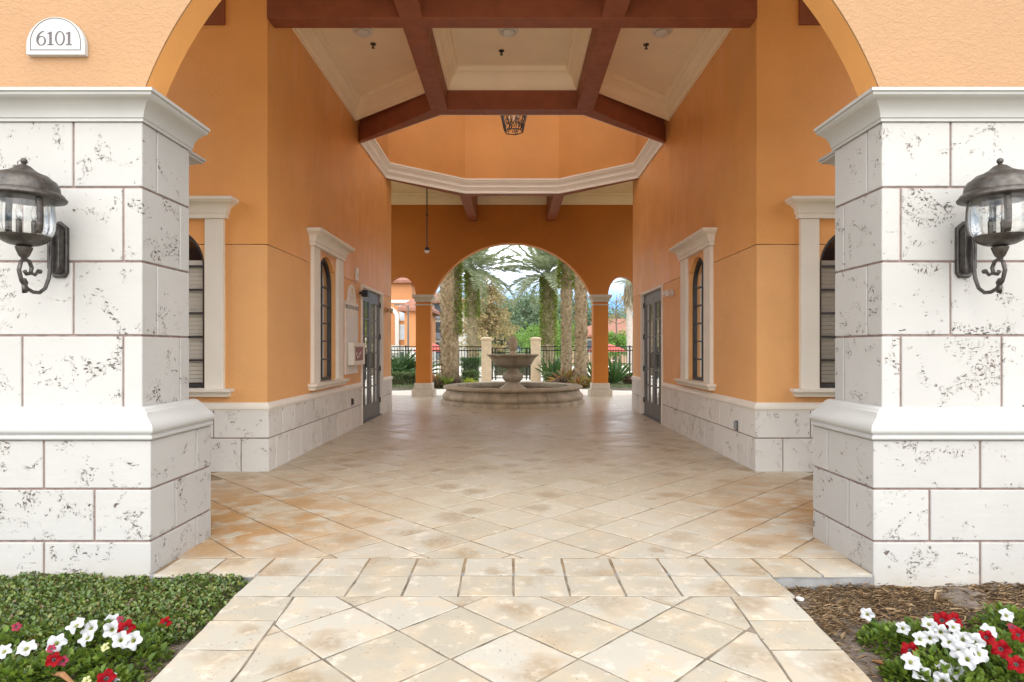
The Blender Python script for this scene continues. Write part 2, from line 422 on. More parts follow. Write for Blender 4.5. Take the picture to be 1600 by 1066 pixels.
def tile_mesh(poly, jit=.002, top=0.0, depth=.014, bev=.004, seed=None, rough=.0065):
    """polygon centred on its own origin -> worn slab with ragged, eased edges"""
    cx = sum(p[0] for p in poly)/len(poly); cy = sum(p[1] for p in poly)/len(poly)
    c0 = [(x-cx+random.uniform(-jit,jit), y-cy+random.uniform(-jit,jit)) for x,y in poly]; n = len(c0)
    a = sum(c0[i][0]*c0[(i+1)%n][1]-c0[(i+1)%n][0]*c0[i][1] for i in range(n))
    if a < 0: c0 = c0[::-1]
    q = []
    for i in range(n):      # break each side into short runs, chipped a little inwards
        u, v = Vector(c0[i]), Vector(c0[(i+1)%n]); L = (v-u).length; k = max(1, int(L/.085)) if rough else 1
        nn = Vector((-(v-u).y, (v-u).x))/max(L,1e-6)
        q.append(tuple(u+(Vector((0,0))-u).normalized()*random.uniform(0,rough*1.6)))
        for j in range(1, k): q.append(tuple(u.lerp(v, (j+random.uniform(-.3,.3))/k)+nn*random.uniform(0,rough)))
    n = len(q)
    ins = lambda k: [(x*(1-k/max(.03,sqrt(x*x+y*y))), y*(1-k/max(.03,sqrt(x*x+y*y)))) for x,y in q]
    mb = MB(); q1 = ins(bev)
    tx, ty, dz = random.uniform(-.003,.003), random.uniform(-.003,.003), random.uniform(-.001,.001)
    vs = [(x,y,-depth) for x,y in q]+[(x,y,top-bev*.25) for x,y in q]+[(x,y,top+dz+tx*x+ty*y) for x,y in q1]
    fs = [(i,(i+1)%n,n+(i+1)%n,n+i) for i in range(n)]+[(n+i,n+(i+1)%n,2*n+(i+1)%n,2*n+i) for i in range(n)]+[tuple(range(2*n,3*n))]
    mb.add(vs, fs); return mb, (cx, cy)
def shrink(poly, g):
    """inset a convex polygon by g on every side"""
    n = len(poly)
    if sum(poly[i][0]*poly[(i+1)%n][1]-poly[(i+1)%n][0]*poly[i][1] for i in range(n)) < 0: poly = poly[::-1]
    out = list(poly)
    for i in range(n):
        a, b = Vector(poly[i]), Vector(poly[(i+1)%n]); d = (b-a)
        if d.length < 1e-6: continue
        d.normalize(); nn = Vector((-d.y, d.x))*g; a2, b2 = a+nn, a+nn+d
        out = clip(out, [tuple(a2), tuple(b2), tuple(b2+Vector((-d.y,d.x))*50), tuple(a2+Vector((-d.y,d.x))*50)]) if False else half(out, a2, d)
        if len(out) < 3: return []
    return out
def half(poly, a, d):
    out = []; m = len(poly); sd = lambda p: d.x*(p[1]-a.y)-d.y*(p[0]-a.x)
    for j in range(m):
        p, q = poly[j], poly[(j+1)%m]; sp, sq = sd(p), sd(q)
        if sp >= 0: out.append(p)
        if (sp >= 0) != (sq >= 0):
            t = sp/(sp-sq); out.append((p[0]+(q[0]-p[0])*t, p[1]+(q[1]-p[1])*t))
    return out

floor = struct('floor', MB().box(-4.6, 4.6, 3.80, 18.45, -.155, -.0036), M['grout'])
tag(floor, 'travertine tiled floor laid diagonally through the arcade', None)
obj('slab_edge', MB().box(-2.171, 2.171, 3.757, 3.799, -.155, -.0045), M['concrete'], floor)
path = struct('path', MB().prism([(-1.32,.2),(1.32,.2),(1.535,3.752),(-1.535,3.752)], -.155, -.0038), M['grout_out'])
tag(path, 'travertine entrance path between the two planting beds', None)
tag(struct('bounce_paving', MB().box(-40, 40, -30, .198, -.155, -.03), M['paving']), 'pale paving added out of view to bounce light into the passage', None)  # unseen paving, added to throw light up onto the ceiling
JT = .0034
def put_tile(poly, parent, mt, g=JT, bev=.006):
    p = shrink(poly, g)
    # drop near-duplicate vertices
    q = []
    for v in p:
        if not q or (Vector(v)-Vector(q[-1])).length > .004: q.append(v)
    if len(q) > 1 and (Vector(q[0])-Vector(q[-1])).length < .004: q.pop()
    if len(q) < 3 or area(q) < .0012: return None
    mb, (cx, cy) = tile_mesh(q)
    return obj('tile', mb, mt, parent, loc=(cx, cy, 0))

# border row on the floor edge and on the path
for k in range(-8, 8):
    x0 = .01+.308*k; x1 = x0+.308
    x0c, x1c = max(x0, -2.176), min(x1, 2.176)
    if x1c-x0c > .05: put_tile([(x0c,3.742),(x1c,3.742),(x1c,4.06),(x0c,4.06)], floor, M['tile'], g=.0052)
for k in range(-5, 5):
    x0 = max(.01+.308*k, -1.55); x1 = min(.01+.308*(k+1), 1.55)
    if x1-x0 > .05: put_tile([(x0,3.43),(x1,3.43),(x1,3.742),(x0,3.742)], path, M['tile_out'])
edge = lambda y: 1.33+(y-.2)*.0607
inn = lambda y: edge(y)-.335
for s in (-1, 1):
    y1 = 3.43
    while y1 > .4:
        y0 = y1-.305
        put_tile([(s*inn(y0),y0),(s*edge(y0),y0),(s*edge(y1),y1),(s*inn(y1),y1)], path, M['tile_out']); y1 = y0
def diag(x0, y0, d, region, want):
    n = 40
    for i in range(-n, n+1):
        for j in range(-n, n+1):
            cx, cy = x0+(i-j)*d, y0+(i+j)*d+d
            if not want(cx, cy): continue
            po = clip([(cx,cy-d),(cx+d,cy),(cx,cy+d),(cx-d,cy)], region)
            if len(po) >= 3: yield cx, cy, po
reg = [(-inn(.5),.5),(inn(.5),.5),(inn(3.43),3.43),(-inn(3.43),3.43)]
for cx, cy, po in diag(.01, 3.015, .279, reg, lambda x,y: abs(x) < 1.6 and .2 < y < 3.8): put_tile(po, path, M['tile_out'])
reg = [(-4.55,4.06),(4.55,4.06),(4.55,18.4),(-4.55,18.4)]
vis = lambda x,y: 3.7 < y < 18.6 and (abs(x) < 3.15 or (y > 6.2 and y < 7.0 and abs(x) < 3.3) or y > 13.6) and not (y < 5.1 and abs(x) > 2.75)
far_tiles = MB(); n_t = 0
cells = sorted(diag(-.60, 4.727, .30, reg, vis), key=lambda c: c[1])
for cx, cy, po in cells:
    if n_t < 245 and abs(cx) < 3.2:
        if put_tile(po, floor, M['tile']): n_t += 1
    else:
        p = shrink(po, JT)
        if len(p) >= 3 and area(p) > .002:
            mb, (tx, ty) = tile_mesh(p, rough=0); mb.v = [(x+tx, y+ty, z) for x,y,z in mb.v]; far_tiles.add(mb.v, mb.f)
obj('tile_field', far_tiles, M['tile'], floor, kind='stuff')

# the planting beds either side of the path and the paved garden beyond
def bed(name, x0, x1, y0, y1, z, mt, n=60, amp=.02, edge_x=None):
    mb = MB(); vs = []
    for j in range(n+1):
        for i in range(n+1):
            y = y0+(y1-y0)*j/n; xa = x0 if edge_x is None else edge_x(y)
            x = xa+(x1-xa)*i/n
            vs.append((x, y, z+amp*(sin(x*5.1+y*3.7)*.5+sin(x*13.3-y*9.1)*.3+random.uniform(-.4,.4))))
    mb.add(vs, [(j*(n+1)+i, j*(n+1)+i+1, (j+1)*(n+1)+i+1, (j+1)*(n+1)+i) for j in range(n) for i in range(n)])
    return struct(name, mb, mt, smooth='all')
tag(bed('soil_bed', 1.4, 6, .2, 3.80, -.085, M['soil'], edge_x=lambda y: edge(y)+.004), 'sandy soil bed right of the entrance path', None)
tag(bed('soil_bed', -1.4, -6, .2, 3.80, -.085, M['soil'], edge_x=lambda y: -edge(y)-.004), 'dark soil bed left of the entrance path', None)
tag(struct('garden_paving', MB().box(-12, 12, 18.452, 22.6, -.155, -.02), M['paving']), 'pale paving beyond the far arches', None)
tag(struct('garden_path', MB().box(-1.75, 1.75, 22.602, 34, -.155, -.024), M['paving']), 'pale path running to the pool gate', None)
tag(struct('pool_deck', MB().box(-30, 30, 34.01, 52, -.155, -.03), M['paving']), 'pale pool deck behind the fence', None)

# ------------------------------------------------------------------ the two stone piers
CORNICE = [(0,2.759),(.014,2.759),(.014,2.776),(.022,2.78),(.026,2.80),(.040,2.828),(.065,2.852),(.095,2.868),(.122,2.876),(.128,2.883),(.128,2.896),(.142,2.898),(.144,2.916),(.0,2.926),(-.05,2.926)]
LEDGE = [(-.02,.800),(.012,.805),(.020,.815),(.020,.824),(.010,.832),(.010,.838),(.022,.846),(.030,.860),(.028,.878),(.012,.900),(-.016,.918),(-.040,.934),(-.050,.950),(-.058,.964),(-.066,.966),(-.076,.974),(-.098,.990),(-.118,.994),(-.14,.994)]
XL = -6.03
def run(a, b): return [a]+[b-.645*k for k in range(12) if b-.645*k > XL+.12]
def course(pier, z0, z1, xr, yf, yb, fj, sj, mt, sgn, t=.07, j=.0065):
    """one course of blocks round the visible corner; the corner block is L-shaped"""
    z0 += j; z1 -= j
    def put(poly):
        mb = MB().prism(poly, z0, z1)
        if sgn > 0: mb.mirror()
        obj('block', mb, mt, pier, bevel=.004)
    put([(fj[0]+j,yf),(xr,yf),(xr,sj-j),(xr-t,sj-j),(xr-t,yf+t),(fj[0]+j,yf+t)])
    put([(xr-t,sj+j),(xr,sj+j),(xr,yb),(xr-t,yb)])
    for a, b in zip(fj, list(fj[1:])+[XL]):
        if a-b > .05: put([(b+j,yf),(a-j,yf),(a-j,yf+t),(b+j,yf+t)])
for sgn, nm in ((-1,'left'),(1,'right')):
    pier = thing('stone_pier', f'white pitted stone pier with moulded cap on the {nm} of the entrance', 'pier', (sgn*3.2, 4.2, 0))
    core = MB().box(XL, -2.173-.011, 3.77+.011, 4.525, -.3, .85).box(XL, -2.293-.011, 3.887+.011, 4.46, .85, 2.90).box(-4.25, -2.69, 4.46, 5.04, -.3, 2.90)
    if sgn > 0: core.mirror()
    obj('mortar_core', core, M['mortar'], pier)
    foot = MB().box(XL, -2.173, 3.77, 4.55, -.3, -.0066)
    if sgn > 0: foot.mirror()
    A, B = run(-2.816,-3.46), run(-2.512,-3.155)
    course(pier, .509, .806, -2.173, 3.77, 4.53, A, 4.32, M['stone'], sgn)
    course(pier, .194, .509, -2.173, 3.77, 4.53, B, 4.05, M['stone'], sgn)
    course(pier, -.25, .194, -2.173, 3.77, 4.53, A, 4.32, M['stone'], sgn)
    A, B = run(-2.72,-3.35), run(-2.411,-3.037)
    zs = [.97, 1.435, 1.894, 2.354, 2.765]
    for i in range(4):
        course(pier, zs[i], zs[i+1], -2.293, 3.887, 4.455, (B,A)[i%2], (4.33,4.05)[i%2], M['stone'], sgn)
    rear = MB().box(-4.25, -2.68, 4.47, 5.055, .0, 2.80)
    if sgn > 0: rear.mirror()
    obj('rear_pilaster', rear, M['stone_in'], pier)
    def tr(name, prof, path, mt):
        mb = MB().sweep(prof, path)
        if sgn > 0: mb.mirror()
        obj(name, mb, mt, pier, smooth=True)
    tr('cornice', CORNICE, [(XL,3.887),(-2.293,3.887),(-2.293,4.468)], M['trim_out'])
    tr('ledge', LEDGE, [(XL,3.77),(-2.173,3.77),(-2.173,4.522)], M['trim_out'])
    tr('rear_cornice', CORNICE, [(-2.672,4.47),(-2.672,5.045),(-4.25,5.045)], M['trim_out'])

# ------------------------------------------------------------------ front arch wall
hw = sqrt(2.43**2-.778**2); a0 = atan2(.778, hw)
outer = [(-6,2.9)]+arc(0, 2.122, 2.43, pi-a0, a0, 96)+[(6,2.9),(6,8.2),(-6,8.2)]
fa = thing('front_arch_wall', 'orange stucco front wall with the wide entrance arch', 'wall', (0,4,2.9))
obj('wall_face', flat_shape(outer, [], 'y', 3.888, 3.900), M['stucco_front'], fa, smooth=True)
obj('arch_soffit', flat_shape(outer, [], 'y', 3.900, 4.105), M['stucco'], fa, smooth=True)

# ------------------------------------------------------------------ corridor side walls
def win_hole(c, hw, z0, zs, n=28): return [(c-hw,z0),(c+hw,z0)]+arc(c, zs, hw, 0, pi, n)
HOOD = [(0,0),(.018,0),(.018,.05),(.03,.055),(.034,.09),(.05,.125),(.085,.155),(.115,.168),(.118,.18),(.135,.182),(.138,.215),(0,.22)]
SILL = [(0,-.085),(.03,-.085),(.034,-.06),(.055,-.04),(.07,-.03),(.072,0),(0,.004)]
CAP = [(-.03,.672),(.004,.672),(.006,.684),(.014,.69),(.016,.715),(.006,.735),(-.004,.744),(-.012,.760),(-.03,.762)]
def arched_window(wall, axis, sgn, c, hw, z0, zs, face, frame_hw, hood_z, blinds):
    """axis 'x': set in a side wall (facing +-x); 'y': in a wall facing the camera. Built for the left side, mirrored for the right"""
    w = bpy.data.objects.new('window', None); COL.objects.link(w); w.parent = wall
    P = (lambda u, d, z: (face+d, u, z)) if axis == 'x' else (lambda u, d, z: (u, face-d, z))   # d: out of the wall
    def mk(mb): 
        mb.v = [P(*v) for v in mb.v]
        if sgn > 0: mb.mirror()
        return mb
    # local coordinates (u, d, z)
    def bx(u0,u1,d0,d1,za,zb): return MB().box(u0,u1,d0,d1,za,zb)
    par = w
    top = hood_z
    for a, b in ((c-frame_hw, c-hw-.025), (c+hw+.025, c+frame_hw)):
        obj('jamb', mk(bx(a,b,-.01,.05,z0-.0,top)), M['trim'], par, bevel=.004)
    pl = [(c-frame_hw-.02,0),(c-frame_hw-.02,.055),(c+frame_hw+.02,.055),(c+frame_hw+.02,0)]
    hd = MB().sweep([(d, hood_z+z) for d,z in HOOD], [p for p in pl][::-1]); hd.box(c-frame_hw-.02,c+frame_hw+.02,0,.054,hood_z,hood_z+.215)
    obj('hood', mk(hd), M['trim'], par, smooth=True)
    pl = [(c-frame_hw-.035,0),(c-frame_hw-.035,.05),(c+frame_hw+.035,.05),(c+frame_hw+.035,0)]
    sl = MB().sweep([(d, z0+z) for d,z in SILL], pl[::-1]); sl.box(c-frame_hw-.035,c+frame_hw+.035,-.08,.049,z0-.08,z0+.003)
    obj('sill', mk(sl), M['trim'], par, smooth=True)
    # dark metal frame following the arch
    fr = MB(); o = win_hole(c, hw-.002, z0+.004, zs); i = win_hole(c, hw-.045, z0+.05, zs)
    n = len(o)
    for da, db in ((-.11,-.055),):
        vs = [(u,da,z) for u,z in o]+[(u,db,z) for u,z in o]+[(u,da,z) for u,z in i]+[(u,db,z) for u,z in i]
        fs = []
        for k in range(n):
            k2 = (k+1) % n
            fs += [(k,k2,2*n+k2,2*n+k),(n+k,n+k2,3*n+k2,3*n+k),(2*n+k,2*n+k2,3*n+k2,3*n+k),(k,k2,n+k2,n+k)]
        fr.add(vs, fs)
    obj('frame', mk(fr), M['frame'], par)
    ztop = zs+hw-.045
    nz = 6
    zz = [z0+.05+(zs-z0-.05)*k/(nz-1) for k in range(1,nz)]
    for z in zz: obj('muntin', mk(bx(c-hw+.046,c+hw-.046,-.098,-.066,z-.011,z+.011)), M['frame'], par)
    obj('muntin', mk(bx(c-.012,c+.012,-.0975,-.0655,z0+.051,ztop)), M['frame'], par)
    gp = [(u,z) for u,z in win_hole(c, hw-.046, z0+.051, zs)]
    g = MB().add([(u,-.084,z) for u,z in gp], [tuple(range(len(gp)))])
    obj('pane', mk(g), M['porch_glass'] if blinds else M['glass'], par)
    if blinds:
        z = z0+.06; bl = bpy.data.objects.new('blind', None)
        z_end = zs+.02
        while z < z_end:
            sl = MB().add([(c-hw+.06,-.122,z),(c+hw-.06,-.122,z),(c+hw-.06,-.112,z+.043),(c-hw+.06,-.112,z+.043)],[(0,1,2,3)])
            obj('slat', mk(sl), M['blind'], par); z += .046
        obj('head_rail', mk(bx(c-hw+.05,c+hw-.05,-.145,-.112,z_end,z_end+.05)), M['blind'], par)
    return w

def double_door(wall, sgn, y0, y1, z1):
    d = bpy.data.objects.new('double_door', None); COL.objects.link(d); d.parent = wall
    fx = -2.71
    def mk(mb): return mb.mirror() if sgn > 0 else mb
    B = lambda *a: mk(MB().box(*a))
    obj('door_frame', mk(MB().box(fx-.08,fx+.03,y0-.05,y0,0,z1+.05).box(fx-.08,fx+.03,y1,y1+.05,0,z1+.05).box(fx-.08,fx+.029,y0,y1,z1,z1+.05)), M['trim'], d, bevel=.004)
    obj('threshold', B(fx-.09,fx+.02,y0,y1,-.005,.018), M['door'], d)
    mid = (y0+y1)/2
    for a, b in ((y0+.006, mid-.003), (mid+.003, y1-.006)):
        xo, xi = fx-.035, fx-.080
        st = .10
        lf = MB().box(xi,xo,a,a+st,.02,z1-.005).box(xi,xo,b-st,b,.02,z1-.005).box(xi,xo,a+st,b-st,.02,.30).box(xi,xo,a+st,b-st,z1-.22,z1-.005)
        obj('leaf', mk(lf), M['door'], d)
        za, zb = .30, z1-.22
        for k in range(1, 6): obj('muntin', B(xi+.006,xo-.004,a+st,b-st,za+(zb-za)*k/6-.012,za+(zb-za)*k/6+.012), M['door'], d)
        for k in (1,): obj('muntin', B(xi+.0055,xo-.0045,a+st+(b-a-2*st)*k/2-.014,a+st+(b-a-2*st)*k/2+.014,za,zb), M['door'], d)
        g = MB().add([((xi+xo)/2,a+st,za),((xi+xo)/2,b-st,za),((xi+xo)/2,b-st,zb),((xi+xo)/2,a+st,zb)],[(0,1,2,3)])
        obj('pane', mk(g), M['door_glass'], d)
        hy = b-.05 if a < mid-.1 else a+.05
        hd = MB().tube([(xo,hy,1.0),(xo+.045,hy,1.0),(xo+.045,hy,1.28),(xo,hy,1.28)], .009, 6)
        obj('handle', mk(hd), M['bronze'], d, smooth=True)
        yh = a-.002 if a < mid-.1 else b+.002
        for z in (.25, .9, 1.55, 2.2): obj('hinge', mk(MB().tube([(xo+.012,yh,z),(xo+.012,yh,z+.11)], .011, 8)), M['black'], d)
    return d

WY0, WY1 = 6.95, 14.07
for sgn, nm in ((-1,'left'),(1,'right')):
    wall = thing('passage_wall', f'orange stucco wall on the {nm} of the passage over a stone block base', 'wall', (sgn*2.8, 10.5, 0))
    mk = lambda mb: mb.mirror() if sgn > 0 else mb
    wc, whw, wz0, wzs = 9.18, .43, .885, 2.27
    D0, D1, DZ = 11.29, 13.02, 2.47
    side_hi = flat_shape([(WY0,2.517),(D0-.06,2.517),(D0-.06,2.53),(D1+.06,2.53),(D1+.06,2.517),(WY1,2.517),(WY1,5.7),(WY0,5.7)],
                         [], 'x', -2.90, -2.71)
    # upper part keeps the arch head of the window
    side = flat_shape([(WY0,-.1),(D0-.05,-.1),(D0-.05,DZ+.05),(D1+.05,DZ+.05),(D1+.05,-.1),(WY1,-.1),(WY1,2.509),(WY0,2.509)],
                      [], 'x', -2.90, -2.7115)
    hole = win_hole(wc, whw, wz0, wzs)
    full = flat_shape([(WY0,2.517),(WY1,2.517),(WY1,5.7),(WY0,5.7)], [], 'x', -2.90, -2.71)
    low = flat_shape([(WY0,-.1),(D0-.05,-.1),(D0-.05,2.509),(WY0,2.509)], [[(a,min(b,2.5085)) for a,b in hole]], 'x', -2.90, -2.7115) if wzs+whw < 2.5 else None
    if low is None:
        # the arch head crosses the reveal: cut both storeys
        xa = sqrt(whw**2-(2.509-wzs)**2); th = atan2(2.509-wzs, xa)
        lowp = [(WY0,-.1),(D0-.05,-.1),(D0-.05,2.509),(wc+xa,2.509)]+arc(wc,wzs,whw,th,0,14)+[(wc+whw,wz0),(wc-whw,wz0)]+arc(wc,wzs,whw,pi,pi-th,14)+[(wc-xa,2.509),(WY0,2.509)]
        low = flat_shape(lowp, [], 'x', -2.90, -2.7115)
        xa = sqrt(whw**2-(2.517-wzs)**2); th = atan2(2.517-wzs, xa)
        full = flat_shape([(WY0,2.517)]+arc(wc,wzs,whw,pi-th,th,24)+[(D0-.05,2.517),(D0-.05,2.5172),(D1+.05,2.5172),(D1+.05,2.517),(WY1,2.517),(WY1,5.7),(WY0,5.7)], [], 'x', -2.90, -2.71)
    obj('upper_wall', mk(full), M['stucco'], wall)
    obj('lower_wall', mk(low), M['stucco_low'], wall)
    obj('lower_wall', mk(MB().box(-2.90,-2.7115,D1+.05,WY1,-.1,2.509)), M['stucco_low'], wall)
    obj('reveal', mk(MB().box(-2.89,-2.722,WY0+.012,WY1-.01,2.505,2.520) if False else MB().box(-2.89,-2.722,WY0+.012,wc-.8,2.505,2.521).box(-2.89,-2.722,wc+.8,WY1-.01,2.505,2.521)), M['mortar'], wall)
    # stone base: blocks in two courses
    for z0, z1, off in ((-.10,.367,0.16),(.367,.685,.36)):
        y = WY0-.016; first = True; ycur = y
        while ycur < WY1-.01:
            nx = min(ycur+(off+.06 if first else random.uniform(.37,.46)), WY1); first = False
            a, b = ycur, nx
            for lo, hi in ((a, min(b, D0-.055)), (max(a, D1+.055), b)):
                if hi-lo > .04 and not (lo < D1 and hi > D0):
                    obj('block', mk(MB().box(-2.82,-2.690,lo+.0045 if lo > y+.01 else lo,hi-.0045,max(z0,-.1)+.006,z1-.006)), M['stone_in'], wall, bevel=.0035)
            ycur = nx
    obj('mortar_core', mk(MB().box(-2.83,-2.701,WY0-.004,D0-.056,-.1,.70).box(-2.83,-2.701,D1+.056,WY1,-.1,.70)), M['mortar'], wall)
    for pa in ([(-2.69,D0-.055),(-2.69,WY0-.02)][::-1], [(-2.69,D1+.055),(-2.69,WY1),(-2.9,WY1)]):
        if pa[0][1] < 7: continue
        obj('base_cap', mk(MB().sweep(CAP, pa[::-1] if False else [(-2.69,D1+.055),(-2.69,WY1)][::1])), M['trim'], wall, smooth=True) if False else None
    # cap: along the front return, round the corner, up to the door, and beyond it
    # path runs with the wall on its left so that 'outward' is to its right
    obj('base_cap', mk(MB().sweep(CAP, [(-5.2,6.93),(-2.69,6.93),(-2.69,D0-.055)])), M['trim'], wall, smooth=True)
    obj('base_cap', mk(MB().sweep(CAP, [(-2.69,D1+.055),(-2.69,WY1+.012),(-5.0,WY1+.012)])), M['trim'], wall, smooth=True)
    arched_window(wall, 'x', sgn, wc, whw, wz0, wzs, -2.7115, .74, 2.745, False)
    double_door(wall, sgn, D0, D1, DZ)
    # the wall that turns outwards beside it, facing the porch
    ret = thing('porch_wall', f'orange stucco porch wall facing the entrance on the {nm}', 'wall', (sgn*3.8, 7.0, 0))
    fc, fhw, fz0, fzs = -3.84, .43, .915, 2.28
    xa = sqrt(fhw**2-(2.517-fzs)**2); th = atan2(2.517-fzs, xa)
    up = flat_shape([(-5.2,2.517)]+[(fc-xa,2.517)]+arc(fc,fzs,fhw,pi-th,th,24)+[(-2.90,2.517),(-2.90,5.7),(-5.2,5.7)], [], 'y', 6.95, 7.12)
    up.add(*(lambda q: (q.v, q.f))(MB().box(-2.9,-2.7105,6.95,6.9505,2.517,5.7))) if False else None
    lowp = [(-5.2,-.1),(-2.90,-.1),(-2.90,2.509),(fc+xa,2.509)]+arc(fc,fzs,fhw,th,0,14)+[(fc+fhw,fz0),(fc-fhw,fz0)]+arc(fc,fzs,fhw,pi,pi-th,14)+[(fc-xa,2.509),(-5.2,2.509)]
    obj('upper_wall', mk(up), M['stucco'], ret)
    obj('lower_wall', mk(flat_shape(lowp, [], 'y', 6.9515, 7.12)), M['stucco_low'], ret)
    obj('reveal', mk(MB().box(-3.1,-2.722,6.962,7.1,2.505,2.521)), M['mortar'], ret)
    xs_up, xs_lo = [-2.69,-3.30,-3.95,-4.6,-5.2], [-2.69,-2.995,-3.60,-4.25,-4.9,-5.2]
    for z0, z1, xs in ((.367,.685,xs_up),(-.10,.367,xs_lo)):
        for i, (a, b) in enumerate(zip(xs, xs[1:])):
            hi = a-.006 if i else a-.0005
            obj('block', mk(MB().box(b+.006,hi,6.93,7.0,z0+.006,z1-.006)), M['stone_in'], ret, bevel=.0035)
    obj('mortar_core', mk(MB().box(-5.2,-2.831,6.941,7.02,-.1,.70)), M['mortar'], ret)
    arched_window(ret, 'y', sgn, fc, fhw, fz0, fzs, 6.9515, .66, 2.79, True)
    # remaining walls of that wing, closed and dark inside
    wing = thing('office_wing', f'rear and outer orange walls of the {nm} wing behind the passage wall', 'wall', (sgn*4, 11, 0))
    obj('outer_wall', mk(MB().box(-5.4,-5.2,6.95,WY1,-.1,5.7)), M['stucco_far'], wing)
    obj('rear_wall', mk(MB().box(-5.2,-2.901,WY1-.2,WY1-.001,-.1,5.7)), M['stucco_far'], wing)
    obj('room_floor', mk(MB().box(-5.2,-2.91,7.13,WY1-.21,-.09,-.004)), M['room'], wing)
    obj('beam_end', mk(MB().box(-4.4,-3.175,6.925,6.9505,4.94,5.6)), M['beam'], ret)

# ------------------------------------------------------------------ octagon, beams, ceiling
V = [(-2.705,11.16),(-1.118,9.80),(1.118,9.80),(2.705,11.16),(2.705,13.43),(1.118,14.76),(-1.118,14.76),(-2.705,13.43)]
def offs(poly, d):   # outward offset of the octagon
    n = len(poly); c = Vector((0,12.28)); out = []
    for i in range(n):
        p, a, b = Vector(poly[i]), Vector(poly[i-1]), Vector(poly[(i+1)%n])
        n1 = Vector((-(p-a).normalized().y, (p-a).normalized().x)); n2 = Vector((-(b-p).normalized().y, (b-p).normalized().x))
        if n1.dot((p+a)/2-c) < 0: n1 = -n1
        if n2.dot((p+b)/2-c) < 0: n2 = -n2
        out.append(tuple(p+(n1+n2)/(1+n1.dot(n2))*d))
    return out
VO = offs(V, .235)
roof = thing('coffered_ceiling', 'cream coffered ceiling with brown painted beams and crown mouldings', 'ceiling', (0, 10, 5.6))
slab_hole = offs(V, .10)
obj('ceiling_slab', flat_shape([(-5.4,4.0),(5.4,4.0),(5.4,15.05),(-5.4,15.05)], [slab_hole], 'z', 5.6, 5.72), M['ceiling'], roof)
obj('ceiling_slab', MB().box(-5.4,5.4,15.051,18.3,5.78,5.90).box(-5.4,5.4,15.02,15.05,5.721,5.90), M['ceiling'], roof)
BZ = 5.01
def beam(*a, z=BZ): obj('beam', MB().box(a[0],a[1],a[2],a[3],z,5.605), M['beam'], roof, bevel=.008)
beam(-2.712,2.712,6.93,7.155)
for s in (-1,1):
    beam(s*.985,s*1.245,4.107,6.929, z=BZ-.001)
    beam(s*.985,s*1.245,7.156,9.60, z=BZ+.0015)
    o = MB().box(s*.985,s*1.245,14.95,17.92,BZ+.0015,5.79); obj('beam', o, M['beam'], roof, bevel=.008)
    o = MB().box(s*2.6,s*4.9,14.08,14.3,5.2,5.605)
beam(-4.2,4.2,4.107,4.3, z=5.2)
for i0, i1 in ((0,1),(1,2),(2,3),(4,5),(5,6),(6,7)):
    q = [V[i0], V[i1], VO[i1], VO[i0]]
    # keep the slanted ends out of the side walls
    q = [(max(-2.712,min(2.712,x)) if i not in () else x, y) for i,(x,y) in enumerate(q)]
    # where a diagonal meets the wall, slide its outer end back onto the wall plane
    if i0 == 0 or i1 == 3 or i0 == 4 or i1 == 7:
        p_in, p_out = (V[i1], VO[i1]) if i0 in (0,4) and i0 == 0 else (V[i0], VO[i0])
        wi = i0 if i0 == 0 or i1 == 7 and False else None
    me = MB().prism(q, BZ+.0005*(i0 % 2), 5.605)
    obj('beam', me, M['beam'], roof, bevel=.006)
CROWN = [(0,5.30),(.02,5.302),(.022,5.33),(.035,5.34),(.045,5.375),(.06,5.42),(.09,5.465),(.125,5.492),(.130,5.515),(.15,5.522),(.165,5.545),(.17,5.575),(.175,5.598),(0,5.6)]
def crown(poly, prof=CROWN, name='crown_moulding'):
    a = sum(poly[i][0]*poly[(i+1)%len(poly)][1]-poly[(i+1)%len(poly)][0]*poly[i][1] for i in range(len(poly)))
    p = poly[::-1] if a > 0 else poly       # clockwise, so that the right-hand side is inward
    obj(name, MB().sweep(prof, p, True), M['ceiling'], roof, smooth=True)
crown([(-.985,7.155),(.985,7.155),(.985,9.565),(-.985,9.565)])
# outer line of the diagonal: from VO[1] towards VO[0]
d0 = Vector(VO[0])-Vector(VO[1]); tY = lambda x: VO[1][1]+d0.y*(x-VO[1][0])/d0.x
for s in (-1,1):
    q = [(-2.71,7.155),(-1.245,7.155),(-1.245,tY(-1.245)),(-2.71,tY(-2.71))]
    crown([(x*-s, y) for x,y in q])
LC = [(d, z+.18) for d,z in CROWN]
crown([(-4.9,15.06),(4.9,15.06),(4.9,17.93),(-4.9,17.93)], LC)
RING = [(0,BZ+.004),(-.020,BZ+.004),(-.022,BZ+.035),(-.006,BZ+.042),(-.006,BZ+.052),(-.016,BZ+.070),(-.030,BZ+.11),(-.052,BZ+.135),(-.056,BZ+.150),(-.040,BZ+.156),(-.040,BZ+.17),(-.050,BZ+.19),(-.066,BZ+.225),(-.092,BZ+.25),(-.098,BZ+.268),(-.084,BZ+.274),(-.086,BZ+.285),(-.108,BZ+.295),(-.112,BZ+.33),(-.04,BZ+.334)]
dr = thing('octagonal_drum', 'orange octagonal drum rising above the ring moulding', 'dome', (0,12.28,5.3))
Vc = V[::-1]   # order for the sweep: outward on the right
aa = sum(V[i][0]*V[(i+1)%8][1]-V[(i+1)%8][0]*V[i][1] for i in range(8))
pth = V if aa > 0 else Vc
obj('ring_moulding', MB().sweep(RING, pth, True), M['trim'], dr, smooth=True)
VI = offs(V, -.055); VX = offs(V, .09)
